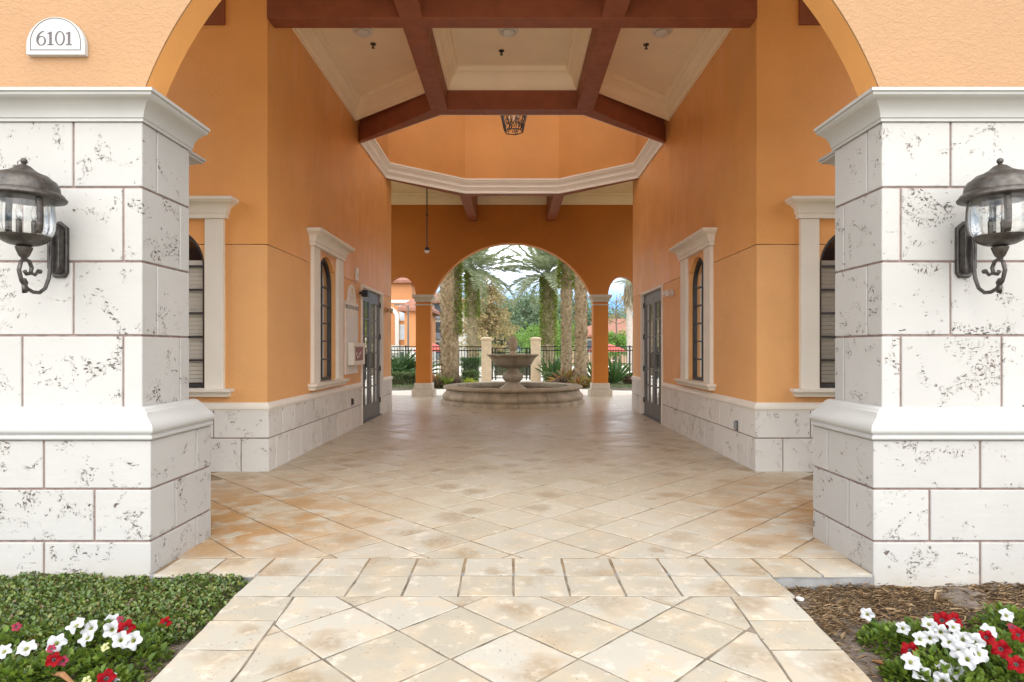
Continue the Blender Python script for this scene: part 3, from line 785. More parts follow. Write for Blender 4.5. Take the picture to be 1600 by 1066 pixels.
for i in range(8):
    j = (i+1) % 8
    a, b, c2, d2 = [Vector(p) for p in (VI[i], VI[j], VX[j], VX[i])]
    L = (b-a).length; t = (b-a).normalized(); nrm = (d2-a)-t*(d2-a).dot(t); th = nrm.length; nrm.normalize()
    wh = min(.78, L/2-.16)
    hole = [(L/2-wh,6.95),(L/2+wh,6.95)]+arc(L/2,8.65,wh,0,pi,12,.6)  # window openings above the view, enlarged to let more sky light down
    pm = flat_shape([(0,5.30),(L,5.30),(L,9.6),(0,9.6)], [hole], 'y', 0, th)
    pm.v = [(a.x+t.x*x+nrm.x*y, a.y+t.y*x+nrm.y*y, z) for x,y,z in pm.v]
    obj('drum_wall', pm, M['drum'], dr)
obj('drum_roof', MB().lathe([(3.3,9.6),(3.3,9.7),(.05,10.8)], 8, (0,12.28,0), a0=pi/8, a1=2*pi+pi/8), M['ceiling'], dr)

# ------------------------------------------------------------------ far arcade wall and its columns
far = thing('arcade_wall', 'orange stucco far wall with one wide arch between two narrow arches', 'wall', (0,18.1,2.9))
Rf, zf = 2.466, 1.924; hwf = sqrt(Rf**2-(2.907-zf)**2); af = atan2(2.907-zf, hwf)
def small(cx): return arc(cx, 2.907, .425, pi, 0, 28, .53)
poly = [(-6,-.1),(-3.605,-.1)]+small(-3.18)+arc(0,zf,Rf,pi-af,af,64)+small(3.18)+[(3.605,-.1),(6,-.1),(6,6.2),(-6,6.2)]
poly = [poly[0], poly[1]]+poly[2:]
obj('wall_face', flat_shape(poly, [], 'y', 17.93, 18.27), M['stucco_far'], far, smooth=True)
for x, nm in ((-2.535,'left'),(2.535,'right')):
    c = thing('column', f'square orange column on a pale plinth, {nm} of the fountain', 'column', (x,18.1,0), 'columns of the far arcade')
    obj('plinth', MB().box(x-.315,x+.315,17.79,18.42,-.05,.20), M['col_base'], c, bevel=.01)
    b = MB().box(x-.255,x+.255,17.845,18.355,.20,.385); obj('base', b, M['col_base'], c, bevel=.012)
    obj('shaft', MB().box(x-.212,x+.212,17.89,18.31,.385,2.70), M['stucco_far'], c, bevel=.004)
    q = [(x-.212,17.89),(x+.212,17.89),(x+.212,18.31),(x-.212,18.31)]
    obj('neck_ring', MB().sweep([(0,2.60),(.018,2.602),(.018,2.635),(0,2.64)], q, True), M['col_base'], c)
    cp = MB().sweep([(0,2.70),(.02,2.705),(.024,2.745),(.04,2.78),(.066,2.80),(.07,2.83),(.09,2.835),(.092,2.905),(-.15,2.9065)], q, True)
    obj('capital', cp, M['col_base'], c, smooth=True)
# ------------------------------------------------------------------ wall lanterns
def make_lantern():
    t = thing('wall_lantern', '', 'lantern', (-2.795, 3.887, 2.06))
    cx, cy = -2.795, 3.592
    pl = [(-.055,-.155),(-.035,-.185),(.035,-.185),(.055,-.155),(.055,.125),(.0,.17),(-.055,.125)]
    def plate(sc, y0, y1): 
        mb = MB(); n = len(pl)
        return mb.add([(cx+x*sc, y1, 1.975+z*(sc*.5+.5)) for x,z in pl]+[(cx+x*sc*.9, y0, 1.975+z*(sc*.47+.5)) for x,z in pl], [tuple(range(n)), tuple(range(n,2*n))]+[(i,(i+1)%n,n+(i+1)%n,n+i) for i in range(n)])
    obj('mount_plate', plate(1.0, 3.862, 3.886), M['bronze'], t, bevel=.003)
    obj('mount_box', plate(.72, 3.815, 3.861), M['bronze'], t, bevel=.003)
    # arm: leaves the plate, swings down and forward, curls up to the cup
    arm = [(cx,3.83,2.06),(cx,3.80,2.04),(cx,3.795,1.96),(cx,3.795,1.84),(cx,3.785,1.78),(cx,3.755,1.715),(cx,3.71,1.685),(cx,3.66,1.684),(cx,3.615,1.70),(cx,3.575,1.74),(cx,3.555,1.80),(cx,3.57,1.85),(cx,3.60,1.868),(cx,3.632,1.858),(cx,3.65,1.825),(cx,3.64,1.79),(cx,3.612,1.783),(cx,3.596,1.80)]
    obj('scroll_arm', MB().tube(arm, [.011]*len(arm), 8), M['bronze'], t, smooth='all')
    cur = [(cx,3.645,1.795),(cx,3.675,1.785),(cx,3.69,1.80),(cx,3.70,1.815),(cx,3.712,1.81)]
    s2 = [(cx,3.60,1.705),(cx,3.612,1.735),(cx,3.60,1.75),(cx,3.588,1.74)]
    obj('scroll_tip', MB().tube(cur, .009, 8).sphere((cx,3.712,1.81), .014, 6).tube(s2, .009, 8).sphere((cx,3.590,1.745), .014, 6).tube([(cx,3.585,1.72),(cx,3.60,1.675)], [.008,.015], 8), M['bronze'], t, smooth='all')
    obj('cup', MB().lathe([(.012,1.862),(.016,1.875),(.026,1.885),(.040,1.92),(.044,1.935),(.030,1.94),(.075,1.95),(.105,1.966),(.112,1.975),(.126,1.985),(.132,2.0),(.12,2.003)], 24, (cx,cy,0)), M['bronze'], t, smooth=True)
    cap = [(.150,2.206),(.205,2.212),(.208,2.222),(.196,2.236),(.190,2.246),(.178,2.25),(.176,2.258),(.172,2.285),(.156,2.318),(.146,2.322),(.120,2.347),(.112,2.348),(.082,2.362),(.055,2.378),(.034,2.398),(.022,2.404),(.012,2.408),(.010,2.416)]
    obj('cap', MB().lathe(cap, 36, (cx,cy,0)), M['bronze'], t, smooth='all')
    obj('finial', MB().sphere((cx,cy,2.428), .0175, 8), M['bronze'], t, smooth='all')
    gl = [(.128,2.003),(.142,2.02),(.150,2.05),(.151,2.10),(.148,2.16),(.142,2.205)]
    obj('glass_shade', MB().lathe(gl, 32, (cx,cy,0), cap=False), M['lamp_glass'], t, smooth='all')
    for k in range(4):
        a = pi/4+.35+k*pi/2
        pts = [(cx+(r+.004)*cos(a), cy+(r+.004)*sin(a), z) for r,z in gl]
        mb = MB(); ta = Vector((-sin(a),cos(a),0)); vs = []
        for p in pts:
            for w, d in ((-.017,0),(-.017,.006),(-.005,.010),(.005,.010),(.017,.006),(.017,0)): vs.append(Vector(p)+ta*w+Vector((cos(a),sin(a),0))*d)
        n = len(pts); mb.add(vs, [(6*i+j,6*i+(j+1)%6,6*i+6+(j+1)%6,6*i+6+j) for i in range(n-1) for j in range(6)])
        obj('strap', mb, M['bronze'], t)
    for k in range(3):
        a = k*2*pi/3+.6; px, py = cx+.045*cos(a), cy+.045*sin(a)
        c = obj('candle', MB().lathe([(.011,2.0),(.012,2.02),(.013,2.085),(.009,2.09)], 10, (px,py,0)), M['bronze'], t, smooth=True)
        obj('bulb', MB().lathe([(.008,2.09),(.014,2.11),(.016,2.13),(.010,2.16),(.003,2.185)], 10, (px,py,0)), M['lamp_glass'], c, smooth='all')
    return t
l1 = make_lantern(); l2 = copy_tree(l1); l2.location.x = 2.795
for o in (l1, l2): o['group'] = 'wall lanterns on the entrance piers'
l1['label'] = 'bronze glass wall lantern on the left pier below the house number'
l2['label'] = 'bronze glass wall lantern on the right pier over the mulch bed'

# ------------------------------------------------------------------ house number plaque
pq = thing('number_plaque', 'arched white house number plaque reading 6101 on the orange front wall', 'plaque', (-2.8, 3.888, 3.15))
PX, PZ, PR = -2.806, 3.162, .178
def half_moon(rx, rz, z0, leg, cx=PX): return [(cx-rx,z0),(cx+rx,z0)]+arc(cx, z0+leg, rx, 0, pi, 28, rz)
obj('panel', flat_shape(half_moon(.180,.176,PZ,.055), [], 'y', 3.855, 3.887), M['trim_out'], pq, bevel=.008, smooth=True)
obj('border_line', flat_shape(half_moon(.156,.150,PZ+.026,.05), [half_moon(.1515,.1455,PZ+.0305,.046)], 'y', 3.8535, 3.8549), M['ink'], pq)
def glyph(polys, name):
    out = MB()
    for i, (o, h) in enumerate(polys):
        m = flat_shape(o, h, 'y', 3.8525-.0004*i, 3.8549-.0003*i); out.add(m.v, m.f)
    obj('numeral', out, M['ink'], pq)
def oval(cx, cz, rx, rz, n=28): return arc(cx, cz, rx, 0, 2*pi*(n-1)/n, n-1, rz)
gz, gh = PZ+.058, .082
def one(x): glyph([([(x-.020,gz),(x+.020,gz),(x+.020,gz+.003),(x+.007,gz+.007),(x+.007,gz+gh),(x+.003,gz+gh),(x-.018,gz+gh-.009),(x-.018,gz+gh-.014),(x-.007,gz+gh-.012),(x-.007,gz+.007),(x-.020,gz+.003)], [])], 'one')
glyph([(oval(PX+.028,gz+gh/2+.001,.030,gh/2+.003), [oval(PX+.028,gz+gh/2+.001,.021,gh/2-.002)])], 'zero')
one(PX-.030); one(PX+.084)
sx = PX-.087
tail = [(sx-.030,gz+.030),(sx-.027,gz+.052),(sx-.016,gz+.070),(sx,gz+.082),(sx+.018,gz+.088),(sx+.018,gz+.085),(sx+.002,gz+.077),(sx-.010,gz+.064),(sx-.017,gz+.048),(sx-.019,gz+.030)]
glyph([(oval(sx,gz+.0265,.029,.0295), [oval(sx+.001,gz+.0265,.0185,.025)]), (tail, [])], 'six')

# ------------------------------------------------------------------ directory board, notice case, small fittings on the passage walls
XW = -2.7095
sb = thing('directory_board', 'tall cream directory board with arched top reading association office', 'sign', (XW, 10.45, .93))
c0, c1 = 10.12, 10.92; cm = (c0+c1)/2
shape = [(c0,.94),(c1,.94),(c1,2.14),(cm+.26,2.14),(cm+.26,2.19)]+arc(cm,2.20,.235,0,pi,18,.24)+[(cm-.26,2.19),(cm-.26,2.14),(c0,2.14)]
obj('board', flat_shape(shape, [], 'x', XW, XW+.03), M['trim'], sb, bevel=.006, smooth=True)
Mt = lambda y, z: Matrix(((0,0,1,XW+.0305),(1,0,0,y),(0,1,0,z),(0,0,0,1)))
obj('lettering', text_mb('ASSOCIATION OFFICE', .088, Mt(cm,2.02), .001, .002), M['ink'], sb)
for k in range(9):
    obj('name_strip', MB().box(XW+.03,XW+.036,c0+.07,c1-.07,1.86-k*.062,1.90-k*.062), M['white'], sb, bevel=.002)
em = MB().lathe([(.001,0),(.055,0),(.06,.004),(.058,.008)], 16).xf(Mt(cm,2.32) @ Matrix.Identity(4))
obj('emblem', em, M['pillar'], sb)
obj('emblem_bar', MB().box(XW+.0305,XW+.035,cm-.11,cm+.11,2.21,2.225).box(XW+.0305,XW+.035,cm-.09,cm+.09,2.17,2.18), M['pillar'], sb)
nc = thing('notice_case', 'grey metal notice case with a red poster hung on the directory board', 'notice case', (XW, 10.45, 1.1))
a0_, a1_ = 10.22, 10.98
body = MB().box(XW+.037,XW+.12,a0_,a1_,1.09,1.46)
obj('case', body, M['blind'], nc, bevel=.006)
obj('case_rim', flat_shape([(a0_,1.09),(a1_,1.09),(a1_,1.46),(a0_,1.46)], [[(a0_+.09,1.15),(a1_-.09,1.15),(a1_-.09,1.40),(a0_+.09,1.40)]], 'x', XW+.121, XW+.135), M['blind'], nc, bevel=.003)
red = plain('poster_red', (.26,.07,.05), .5, .25, 9, 0)
obj('poster', MB().box(XW+.1205,XW+.123,a0_+.10,a1_-.10,1.16,1.39), red, nc)
sw = MB()
for k, (y, z, r) in enumerate(((10.46,1.27,.03),(10.55,1.22,.025),(10.64,1.25,.035),(10.72,1.29,.02),(10.50,1.21,.02))):
    sw.tube([(XW+.1235,y+r*cos(a)*1.5,z+r*sin(a)) for a in (0,.8,1.6,2.4,3.2,4.2)], .005, 4)
obj('poster_stroke', sw, M['white'], nc)
obj('lock', MB().lathe([(.010,0),(.012,.006),(.004,.008)], 10).xf(Mt(a0_+.04,1.39) @ Matrix.Translation((0,0,.105))), M['black'], nc)

def fixture(y, z, sgn, mt, label, grp=None):
    t = thing('emergency_light', label, 'light', (sgn*2.71, y, z), grp)
    B = lambda *a: (MB().box(*a) if sgn < 0 else MB().box(*a).mirror())
    obj('housing', B(XW,XW+.06,y-.08,y+.08,z-.055,z+.055), mt, t, bevel=.012, seg=2)
    for dy in (-.075,.075):
        hd = MB().lathe([(.02,0),(.035,.015),(.05,.07),(.052,.085),(.044,.086)], 14).xf(Matrix.Translation((XW+.055,y+dy,z+.01)) @ Euler((R(-25 if dy>0 else 25),R(105),0)).to_matrix().to_4x4())
        if sgn > 0: hd.mirror()
        obj('lamp_head', hd, mt, t, smooth=True)
fixture(10.58, 2.30, 1, M['white'], 'white twin headed emergency light between door and window, right wall')
fixture(13.42, 2.19, -1, M['tan'], 'tan twin headed emergency light beyond the door, left wall')
sp = thing('speaker', 'small black box speaker mounted at the door corner, left wall', 'speaker', (XW, 11.16, 2.3))
obj('bracket', MB().box(XW,XW+.05,11.13,11.17,2.33,2.37), M['black'], sp)
obj('cabinet', MB().box(XW+.05,XW+.16,11.08,11.22,2.28,2.40), M['black'], sp, bevel=.008)
obj('face', MB().box(XW+.06,XW+.15,11.071,11.079,2.29,2.37), M['black'], sp)
obj('top_edge', MB().box(XW+.055,XW+.155,11.075,11.215,2.4005,2.408), M['white'], sp)
ws = thing('wall_plate', 'narrow white plate above the directory board', 'fitting', (XW,10.86,2.5))
obj('body', MB().box(XW,XW+.045,10.82,10.90,2.54,2.76), M['white'], ws, bevel=.008)  # plain white plate with a narrow glass inset
obj('lens', MB().box(XW+.0455,XW+.05,10.84,10.88,2.60,2.70), M['lamp_glass'], ws)
for sgn, y, z, lb in ((-1,10.52,.47,'grey outlet cover set into the left stone base'),(1,7.49,.44,'grey outlet cover set into the right stone base')):
    t = thing('outlet_cover', lb, 'outlet', (sgn*2.69,y,z), 'outlet covers in the stone base')
    f = lambda mb: mb.mirror() if sgn > 0 else mb
    obj('plate', f(MB().box(-2.6895,-2.675,y-.035,y+.035,z-.06,z+.06)), M['door'], t, bevel=.004)
    obj('flap', f(MB().box(-2.6745,-2.655,y-.028,y+.028,z-.045,z+.05)), M['concrete'] if sgn > 0 else M['bronze'], t, bevel=.006)

# ------------------------------------------------------------------ ceiling fittings, pendant, hanging camera
for x, nm in ((-1.99,'left'),(-.05,'centre'),(2.0,'right')):
    t = thing('ceiling_light', f'round white ceiling light in the {nm} coffer', 'ceiling light', (x, 8.36, 5.6), 'round ceiling lights')
    obj('trim_ring', MB().lathe([(.13,5.598),(.135,5.585),(.12,5.575),(.10,5.574)], 24, (x,8.36,0)), M['white'], t, smooth=True)
    obj('diffuser', MB().lathe([(.10,5.574),(.09,5.55),(.06,5.532),(.002,5.526)], 24, (x,8.36,0)), M['white'], t, smooth='all')
for x, y, nm in ((-1.93,8.72,'left'),(-.15,8.92,'centre'),(1.87,8.74,'right')):
    t = thing('sprinkler_head', f'small dark sprinkler head in the {nm} coffer', 'sprinkler', (x, y, 5.6), 'fire sprinklers')
    obj('escutcheon', MB().lathe([(.04,5.598),(.038,5.586),(.012,5.582)], 14, (x,y,0)), M['bronze'], t)
    obj('stem', MB().lathe([(.010,5.582),(.012,5.555),(.008,5.545)], 8, (x,y,0)), M['bronze'], t)
    obj('deflector', MB().lathe([(.022,5.542),(.026,5.538),(.004,5.536)], 10, (x,y,0)), M['bronze'], t)
pd = thing('pendant_lantern', 'black wrought iron cage lantern hanging inside the drum', 'pendant', (.03, 12.1, 6.6))
px, py = .03, 12.1; zt, zm, zb = 6.45, 5.98, 5.55; rt, rm, rb = .20, .285, .185
hexa = lambda r, z, o=.30: [(px+r*cos(o+k*pi/3), py+r*sin(o+k*pi/3), z) for k in range(6)]
for nm, r, z in (('top_ring',rt,zt),('rim',rm,zm),('bottom_ring',rb,zb)):
    h = hexa(r, z); mb = MB()
    for k in range(6): mb.tube([h[k],h[(k+1)%6]], .010, 5)
    obj(nm, mb, M['black'], pd)
for k in range(6):
    obj('rib', MB().tube([hexa(rt,zt)[k],hexa(rm,zm)[k],hexa(rb,zb)[k]], .010, 5), M['black'], pd)
    p, q = [Vector(v) for v in (hexa(rm,zm)[k], hexa(rm,zm)[(k+1)%6])]; u, v = [Vector(v) for v in (hexa(rb,zb)[k], hexa(rb,zb)[(k+1)%6])]
    mb = MB()
    for cxx, czz, rr in ((.25,.3,.10),(.72,.32,.12),(.5,.62,.13),(.22,.8,.09),(.78,.78,.09)):
        pts = []
        for s in range(11):
            a = s*.62; r = rr*(1-.06*s)
            f, g = cxx+r*1.3*cos(a), czz+r*1.6*sin(a); f = min(max(f,.03),.97); g = min(max(g,.02),.98)
            pts.append((p.lerp(q,f)).lerp(u.lerp(v,f),g))
        mb.tube(pts, .0075, 4)
    mb.tube([p.lerp(q,.2).lerp(u.lerp(v,.2),0), p.lerp(q,.6).lerp(u.lerp(v,.6),.5), u.lerp(v,.8)], .007, 4)
    obj('scrollwork', mb, M['black'], pd)
obj('chain', MB().tube([(px,py,zt),(px,py,10.6)], .012, 6), M['black'], pd)
obj('crown', MB().lathe([(.02,zt+.25),(.10,zt+.12),(.20,zt)], 6, (px,py,0), a0=.3, a1=2*pi+.3), M['black'], pd)
for k in range(4): obj('candle', MB().lathe([(.014,5.80),(.014,5.95),(.006,6.02)], 8, (px+.08*cos(k*pi/2),py+.08*sin(k*pi/2),0)), M['trim'], pd)
hc = thing('hanging_camera', 'small dome camera hanging on a long dark pole near the far wall', 'camera', (-2.17,16,5.78))
obj('pole', MB().tube([(-2.17,16,3.93),(-2.17,16,5.785)], .017, 8), M['bronze'], hc)
obj('coupling', MB().lathe([(.02,4.75),(.026,4.76),(.026,4.80),(.02,4.81)], 10, (-2.17,16,0)), M['black'], hc)
obj('dome', MB().sphere((-2.17,16,3.86), .062, 8), M['white'], hc, smooth='all')
obj('collar', MB().lathe([(.02,3.96),(.05,3.94),(.066,3.90),(.066,3.87),(.05,3.868)], 14, (-2.17,16,0)), M['black'], hc, smooth=True)

# ------------------------------------------------------------------ fountain
FX, FY = .02, 15.87
ft = thing('fountain', 'round carved stone fountain with a bowl on a pedestal', 'fountain', (FX,FY,0))
bas = [(1.80,-.01),(1.80,.075),(1.785,.095),(1.745,.105),(1.735,.115),(1.765,.15),(1.775,.19),(1.755,.235),(1.71,.28),(1.68,.32),(1.672,.345)]
nseg = 16
for k in range(nseg):
    a0k = 2*pi*k/nseg+.07+random.uniform(-.003,.003); a1k = 2*pi*(k+1)/nseg+.07-.005
    q = MB(); n = 8; pr = bas+[(1.45,.345),(1.45,-.01)]; K = len(pr)
    for i in range(n+1):
        a = a0k+(a1k-a0k)*i/n
        q.v += [(FX+r*cos(a), FY+r*sin(a), z) for r,z in pr]
    q.f = [(i*K+j,(i+1)*K+j,(i+1)*K+(j+1)%K,i*K+(j+1)%K) for i in range(n) for j in range(K)]+[tuple(range(K)),tuple(range(n*K,(n+1)*K))]
    obj('basin_stone', q, M['fount'], ft, smooth=True)
obj('rim', MB().lathe([(1.40,.34),(1.665,.346),(1.70,.365),(1.745,.385),(1.755,.41),(1.74,.44),(1.715,.447),(1.42,.447),(1.40,.43),(1.40,.34)], 72, (FX,FY,0), cap=False), M['fount'], ft, smooth=True)
obj('basin_lining', MB().lathe([(1.47,.34),(1.44,.10),(.3,.08)], 48, (FX,FY,0), cap=False), M['fount'], ft, smooth=True)
wt = NT('water'); wt.fin((.05,.06,.05), .05, wt.bump(wt.noise(9, wt.pos(), 3), .15, .01), .5)
obj('water', MB().lathe([(1.445,.27),(.2,.27)], 48, (FX,FY,0), cap=False), wt.m, ft)
obj('pedestal', MB().lathe([(.36,.06),(.36,.34),(.34,.37),(.285,.41),(.215,.46),(.185,.50),(.18,.53),(.20,.55),(.245,.59),(.265,.64),(.26,.70),(.225,.745),(.18,.775),(.155,.81),(.16,.85),(.19,.885)], 32, (FX,FY,0)), M['fount'], ft, smooth=True)
obj('bowl', MB().lathe([(.17,.88),(.32,.895),(.42,.93),(.49,.99),(.525,1.06),(.56,1.12),(.605,1.165),(.65,1.19),(.66,1.205),(.655,1.222),(.58,1.225),(.50,1.15),(.1,1.06)], 40, (FX,FY,0)), M['fount'], ft, smooth=True)
obj('finial', MB().lathe([(.10,1.06),(.10,1.24),(.075,1.27),(.07,1.31),(.095,1.34),(.118,1.40),(.128,1.47),(.118,1.55),(.09,1.62),(.05,1.665),(.004,1.685)], 24, (FX,FY,0)), M['fount'], ft, smooth=True)

# ------------------------------------------------------------------ fence, gate, pillars
FYY = 27.0
for x, nm in ((-1.10,'left'),(1.02,'right')):
    t = thing('gate_pillar', f'square tan stone pillar with a cap, {nm} of the gate', 'pillar', (x,FYY,0), 'gate pillars')
    obj('shaft', MB().box(x-.21,x+.21,FYY-.21,FYY+.21,-.1,1.74), M['pillar'], t, bevel=.01)
    obj('cap', MB().sweep([(-.02,1.735),(.025,1.74),(.035,1.78),(.035,1.82),(.0,1.85),(-.12,1.875),(-.20,1.88)], [(x-.21,FYY-.21),(x+.21,FYY-.21),(x+.21,FYY+.21),(x-.21,FYY+.21)], True), M['pillar'], t, smooth=True)
pick_me = mesh_from(MB().box(-.011,.011,-.011,.011,.12,1.42)); pick_me.materials.append(M['black'])
def fence(x0, x1, label):
    t = thing('fence', label, 'fence', ((x0+x1)/2,FYY,0), 'black metal fences')
    for z in (.16,1.30,1.46): obj('rail', MB().box(x0,x1,FYY-.02,FYY+.02,z-.022,z+.022), M['black'], t)
    n = int((x1-x0)/.118)
    for k in range(1, n):
        xx = x0+(x1-x0)*k/n
        if k % 16 == 0: obj('post', MB().box(xx-.03,xx+.03,FYY-.03,FYY+.03,-.1,1.52), M['black'], t)
        else: obj('picket', pick_me, None, t, loc=(xx-(x0+x1)/2,0,0))
fence(-6.5, -1.32, 'black metal picket fence left of the gate pillars')
fence(1.24, 6.5, 'black metal picket fence right of the gate pillars')
gt = thing('gate', 'black metal double gate between the two stone pillars', 'gate', (0,FYY,0))
for x0, x1 in ((-.87,-.05),(-.03,.79)):
    lf = bpy.data.objects.new('gate_leaf', None); COL.objects.link(lf); lf.parent = gt
    for xx in (x0+.02, x1-.02, x0+.17 if x0 < -.5 else x1-.17): obj('stile', MB().box(xx-.03,xx+.03,FYY-.025,FYY+.025,.03,1.40), M['black'], lf)
    for z in (.12,.62,1.2,1.40): obj('rail', MB().box(x0+.02,x1-.02,FYY-.018,FYY+.018,z-.02,z+.02), M['black'], lf)
    for k in range(1,7):
        xx = x0+(x1-x0)*k/7; obj('picket', MB().box(xx-.009,xx+.009,FYY-.009,FYY+.009,.12,1.39), M['black'], lf)

# ------------------------------------------------------------------ vegetation
G = dict(
    cover=leaf_mat('ground_cover', [(.03,.05,.010),(.055,.095,.015),(.09,.145,.022),(.06,.11,.018),(.17,.20,.04),(.09,.05,.02)], .38, .12, .5),
    petunia=leaf_mat('petunia_leaf', [(.03,.06,.008),(.07,.13,.013),(.15,.22,.025),(.05,.095,.012)], .5, .3),
    palm=leaf_mat('palm_leaf', [(.20,.235,.16),(.28,.31,.205),(.38,.41,.29),(.25,.28,.17)], .5, .25),
    oak=leaf_mat('far_tree_leaf', [(.08,.13,.085),(.12,.18,.11),(.17,.23,.14),(.10,.155,.095)], .6, .2),
    bright=leaf_mat('bright_leaf', [(.07,.16,.03),(.12,.25,.045),(.19,.34,.07)], .5, .3),
    rust=leaf_mat('rust_leaf', [(.22,.18,.085),(.34,.25,.13),(.37,.24,.15),(.20,.21,.09)], .6, .3),
    hedge=leaf_mat('hedge_leaf', [(.06,.10,.04),(.105,.16,.065),(.16,.22,.10)], .5, .2),
    cycad=leaf_mat('cycad_leaf', [(.035,.09,.03),(.06,.145,.045),(.09,.19,.065)], .35, .15),
    fern=leaf_mat('fern_leaf', [(.10,.15,.025),(.19,.25,.05),(.28,.32,.08),(.15,.12,.05)], .6, .3),
    brom=leaf_mat('bromeliad_leaf', [(.18,.05,.05),(.38,.13,.06),(.45,.24,.06),(.22,.24,.06),(.34,.20,.17)], .4, .25),
    dark=leaf_mat('dark_bromeliad_leaf', [(.06,.03,.035),(.13,.07,.07),(.20,.12,.11)], .4, .15),
    lime=leaf_mat('lime_leaf', [(.32,.42,.03),(.48,.55,.06),(.55,.56,.12)], .5, .35),
    straw=leaf_mat('pine_straw', [(.06,.037,.02),(.14,.085,.042),(.25,.16,.08),(.36,.26,.15),(.17,.09,.04)], .85, 0, .15),
    dry=leaf_mat('dry_skirt', [(.30,.25,.17),(.42,.36,.26),(.22,.17,.11)], .8, .2),
)
trunk_m = plain('palm_trunk', (.30,.235,.15), .9, .35, 9, .9, 16, .1, 0, .03)
boot_m = leaf_mat('palm_boot', [(.23,.18,.10),(.33,.27,.155),(.41,.35,.21),(.28,.25,.12)], .9, 0, .1)
bark_m = plain('bark', (.16,.125,.095), .9, .3, 8, .8, 20, .1, 0, .03)
grey_bark = plain('grey_palm_trunk', (.42,.38,.33), .85, .12, 6, .3, 30, .1)

def frond_mesh(name, L, droop, n=46, ll=.42, r=None, hang=.35):
    r = r or np.random.default_rng(3)
    t = np.linspace(0, 1, 40); x = L*(t-.12*droop*t**2); z = L*(.34*t-droop*.62*t**2)
    ti = np.repeat(np.linspace(.13, .99, n), 2); sd = np.tile([1.,-1.], n)
    xi, zi = np.interp(ti, t, x), np.interp(ti, t, z)
    P = np.stack([xi, np.zeros_like(xi), zi], 1)
    size = ll*np.sin(np.clip(ti*.93+.1,0,1)*pi)**.6*r.uniform(.85,1.1,len(ti))+.06
    D = np.stack([.55+.5*ti, sd*r.uniform(.75,1.05,len(ti)), r.uniform(-hang,.35,len(ti))-.25*droop*ti], 1)
    me = leaf_mesh(name, P, D, size, .10, .3, False, r)
    rb = MB().tube([(a,0,b) for a,b in zip(x[::4],z[::4])], list(np.linspace(.028,.006,len(x[::4]))), 4)
    bm = bmesh.new(); bm.from_mesh(me); lay = bm.faces.layers.float.get('rnd')
    vs = [bm.verts.new(v) for v in rb.v]
    for f in rb.f:
        ff = bm.faces.new([vs[i] for i in f]); ff[lay] = .6
    bm.to_mesh(me); bm.free(); return me
fr_r = np.random.default_rng(11)
FR = [frond_mesh('frond', 3.1, d, 60, .50, fr_r, .12) for d in (.08,.22,.45,.85)]
for m_ in FR: m_.materials.append(G['palm'])
BOOT = None
def palm(x, y, h, rad, label, kind='date', seed=0, ferny=0.0, fl=1.0, base=0.0, grp='date palms beyond the far arch'):
    r = random.Random(seed); rn = np.random.default_rng(seed)
    t = thing('palm_tree', label, 'palm', (x, y, base), grp)
    lean = r.uniform(-.012,.012)
    pts = [(x+lean*h*k/8*(k/8), y, base-.2+(h+.2)*k/8) for k in range(9)]
    rs = [rad*(1.10 if k == 0 else .86+.04*sin(k*2.1)) for k in range(9)]
    obj('trunk', MB().tube(pts, rs, 14), trunk_m if kind == 'date' else grey_bark, t, smooth='all')
    if kind == 'date':   # sawn leaf bases winding round the trunk
        nb = int(h*rad*290); k = np.arange(nb); zz = base+h*(k+.5)/nb; an = k*2.399+rn.normal(0,.12,nb)
        px_ = x+lean*h*((zz-base)/h)**2
        P = np.stack([px_+rad*.80*np.cos(an), y+rad*.80*np.sin(an), zz], 1)
        D = np.stack([np.cos(an)*.50, np.sin(an)*.50, np.full(nb,.9)], 1)+rn.normal(0,.10,(nb,3))
        me = leaf_mesh('leaf_bases', P, D, rn.uniform(.75,1.2,nb)*rad*.60, .95, -.25, False, rn, np.stack([-np.sin(an),np.cos(an),np.zeros(nb)],1)*0+np.stack([np.cos(an),np.sin(an),np.zeros(nb)],1))
        obj('leaf_bases', me, boot_m, t, kind='stuff')
    if ferny > 0:
        nb = int(3600*ferny*h/6); zz = base+h*(1-ferny*rn.random(nb)**1.3); an = rn.random(nb)*2*pi
        P = np.stack([x+rad*1.0*np.cos(an), y+rad*1.0*np.sin(an), zz], 1)
        D = np.stack([np.cos(an), np.sin(an), rn.uniform(-.9,.5,nb)], 1)
        me = leaf_mesh('trunk_fern', P, D, rn.uniform(.10,.24,nb), .35, .3, False, rn)
        me.transform(Matrix.Translation((-x,-y,-base)))
        obj('trunk_fern', me, G['fern'], t, loc=(0,0,0), kind='stuff')
    top = Vector((lean*h, 0, h))
    if kind == 'date':
        nf = 46
        for i in range(nf):
            el = 86-106*((i+.5)/nf)**1.0+r.uniform(-7,7); az = i*137.5+r.uniform(-12,12)
            o = obj('frond', FR[min(3,int(i/nf*4))], None, t, loc=top+Vector((0,0,r.uniform(-.15,.15))))
            o.rotation_euler = (r.uniform(-.25,.25), -R(el-15), R(az)); o.scale = [fl*r.uniform(.9,1.1)]*3
    else:
        nb = 260; an = rn.random(nb)*2*pi; z0 = base+h-rn.random(nb)*1.3
        P = np.stack([x+.12*np.cos(an), y+.12*np.sin(an), z0], 1); D = np.stack([np.cos(an)*.35,np.sin(an)*.35,-np.ones(nb)],1)
        me = leaf_mesh('dead_skirt', P, D, rn.uniform(.5,1.0,nb), .16, .2, False, rn); me.transform(Matrix.Translation((-x,-y,-base)))
        obj('dead_skirt', me, G['dry'], t, loc=(0,0,0), kind='stuff')
        for i in range(22):
            o = obj('frond', FR[i%4], None, t, loc=top); o.rotation_euler = (0, -R(70-95*i/22-15), R(i*137.5)); o.scale = (.42,.62,.42)
    return t
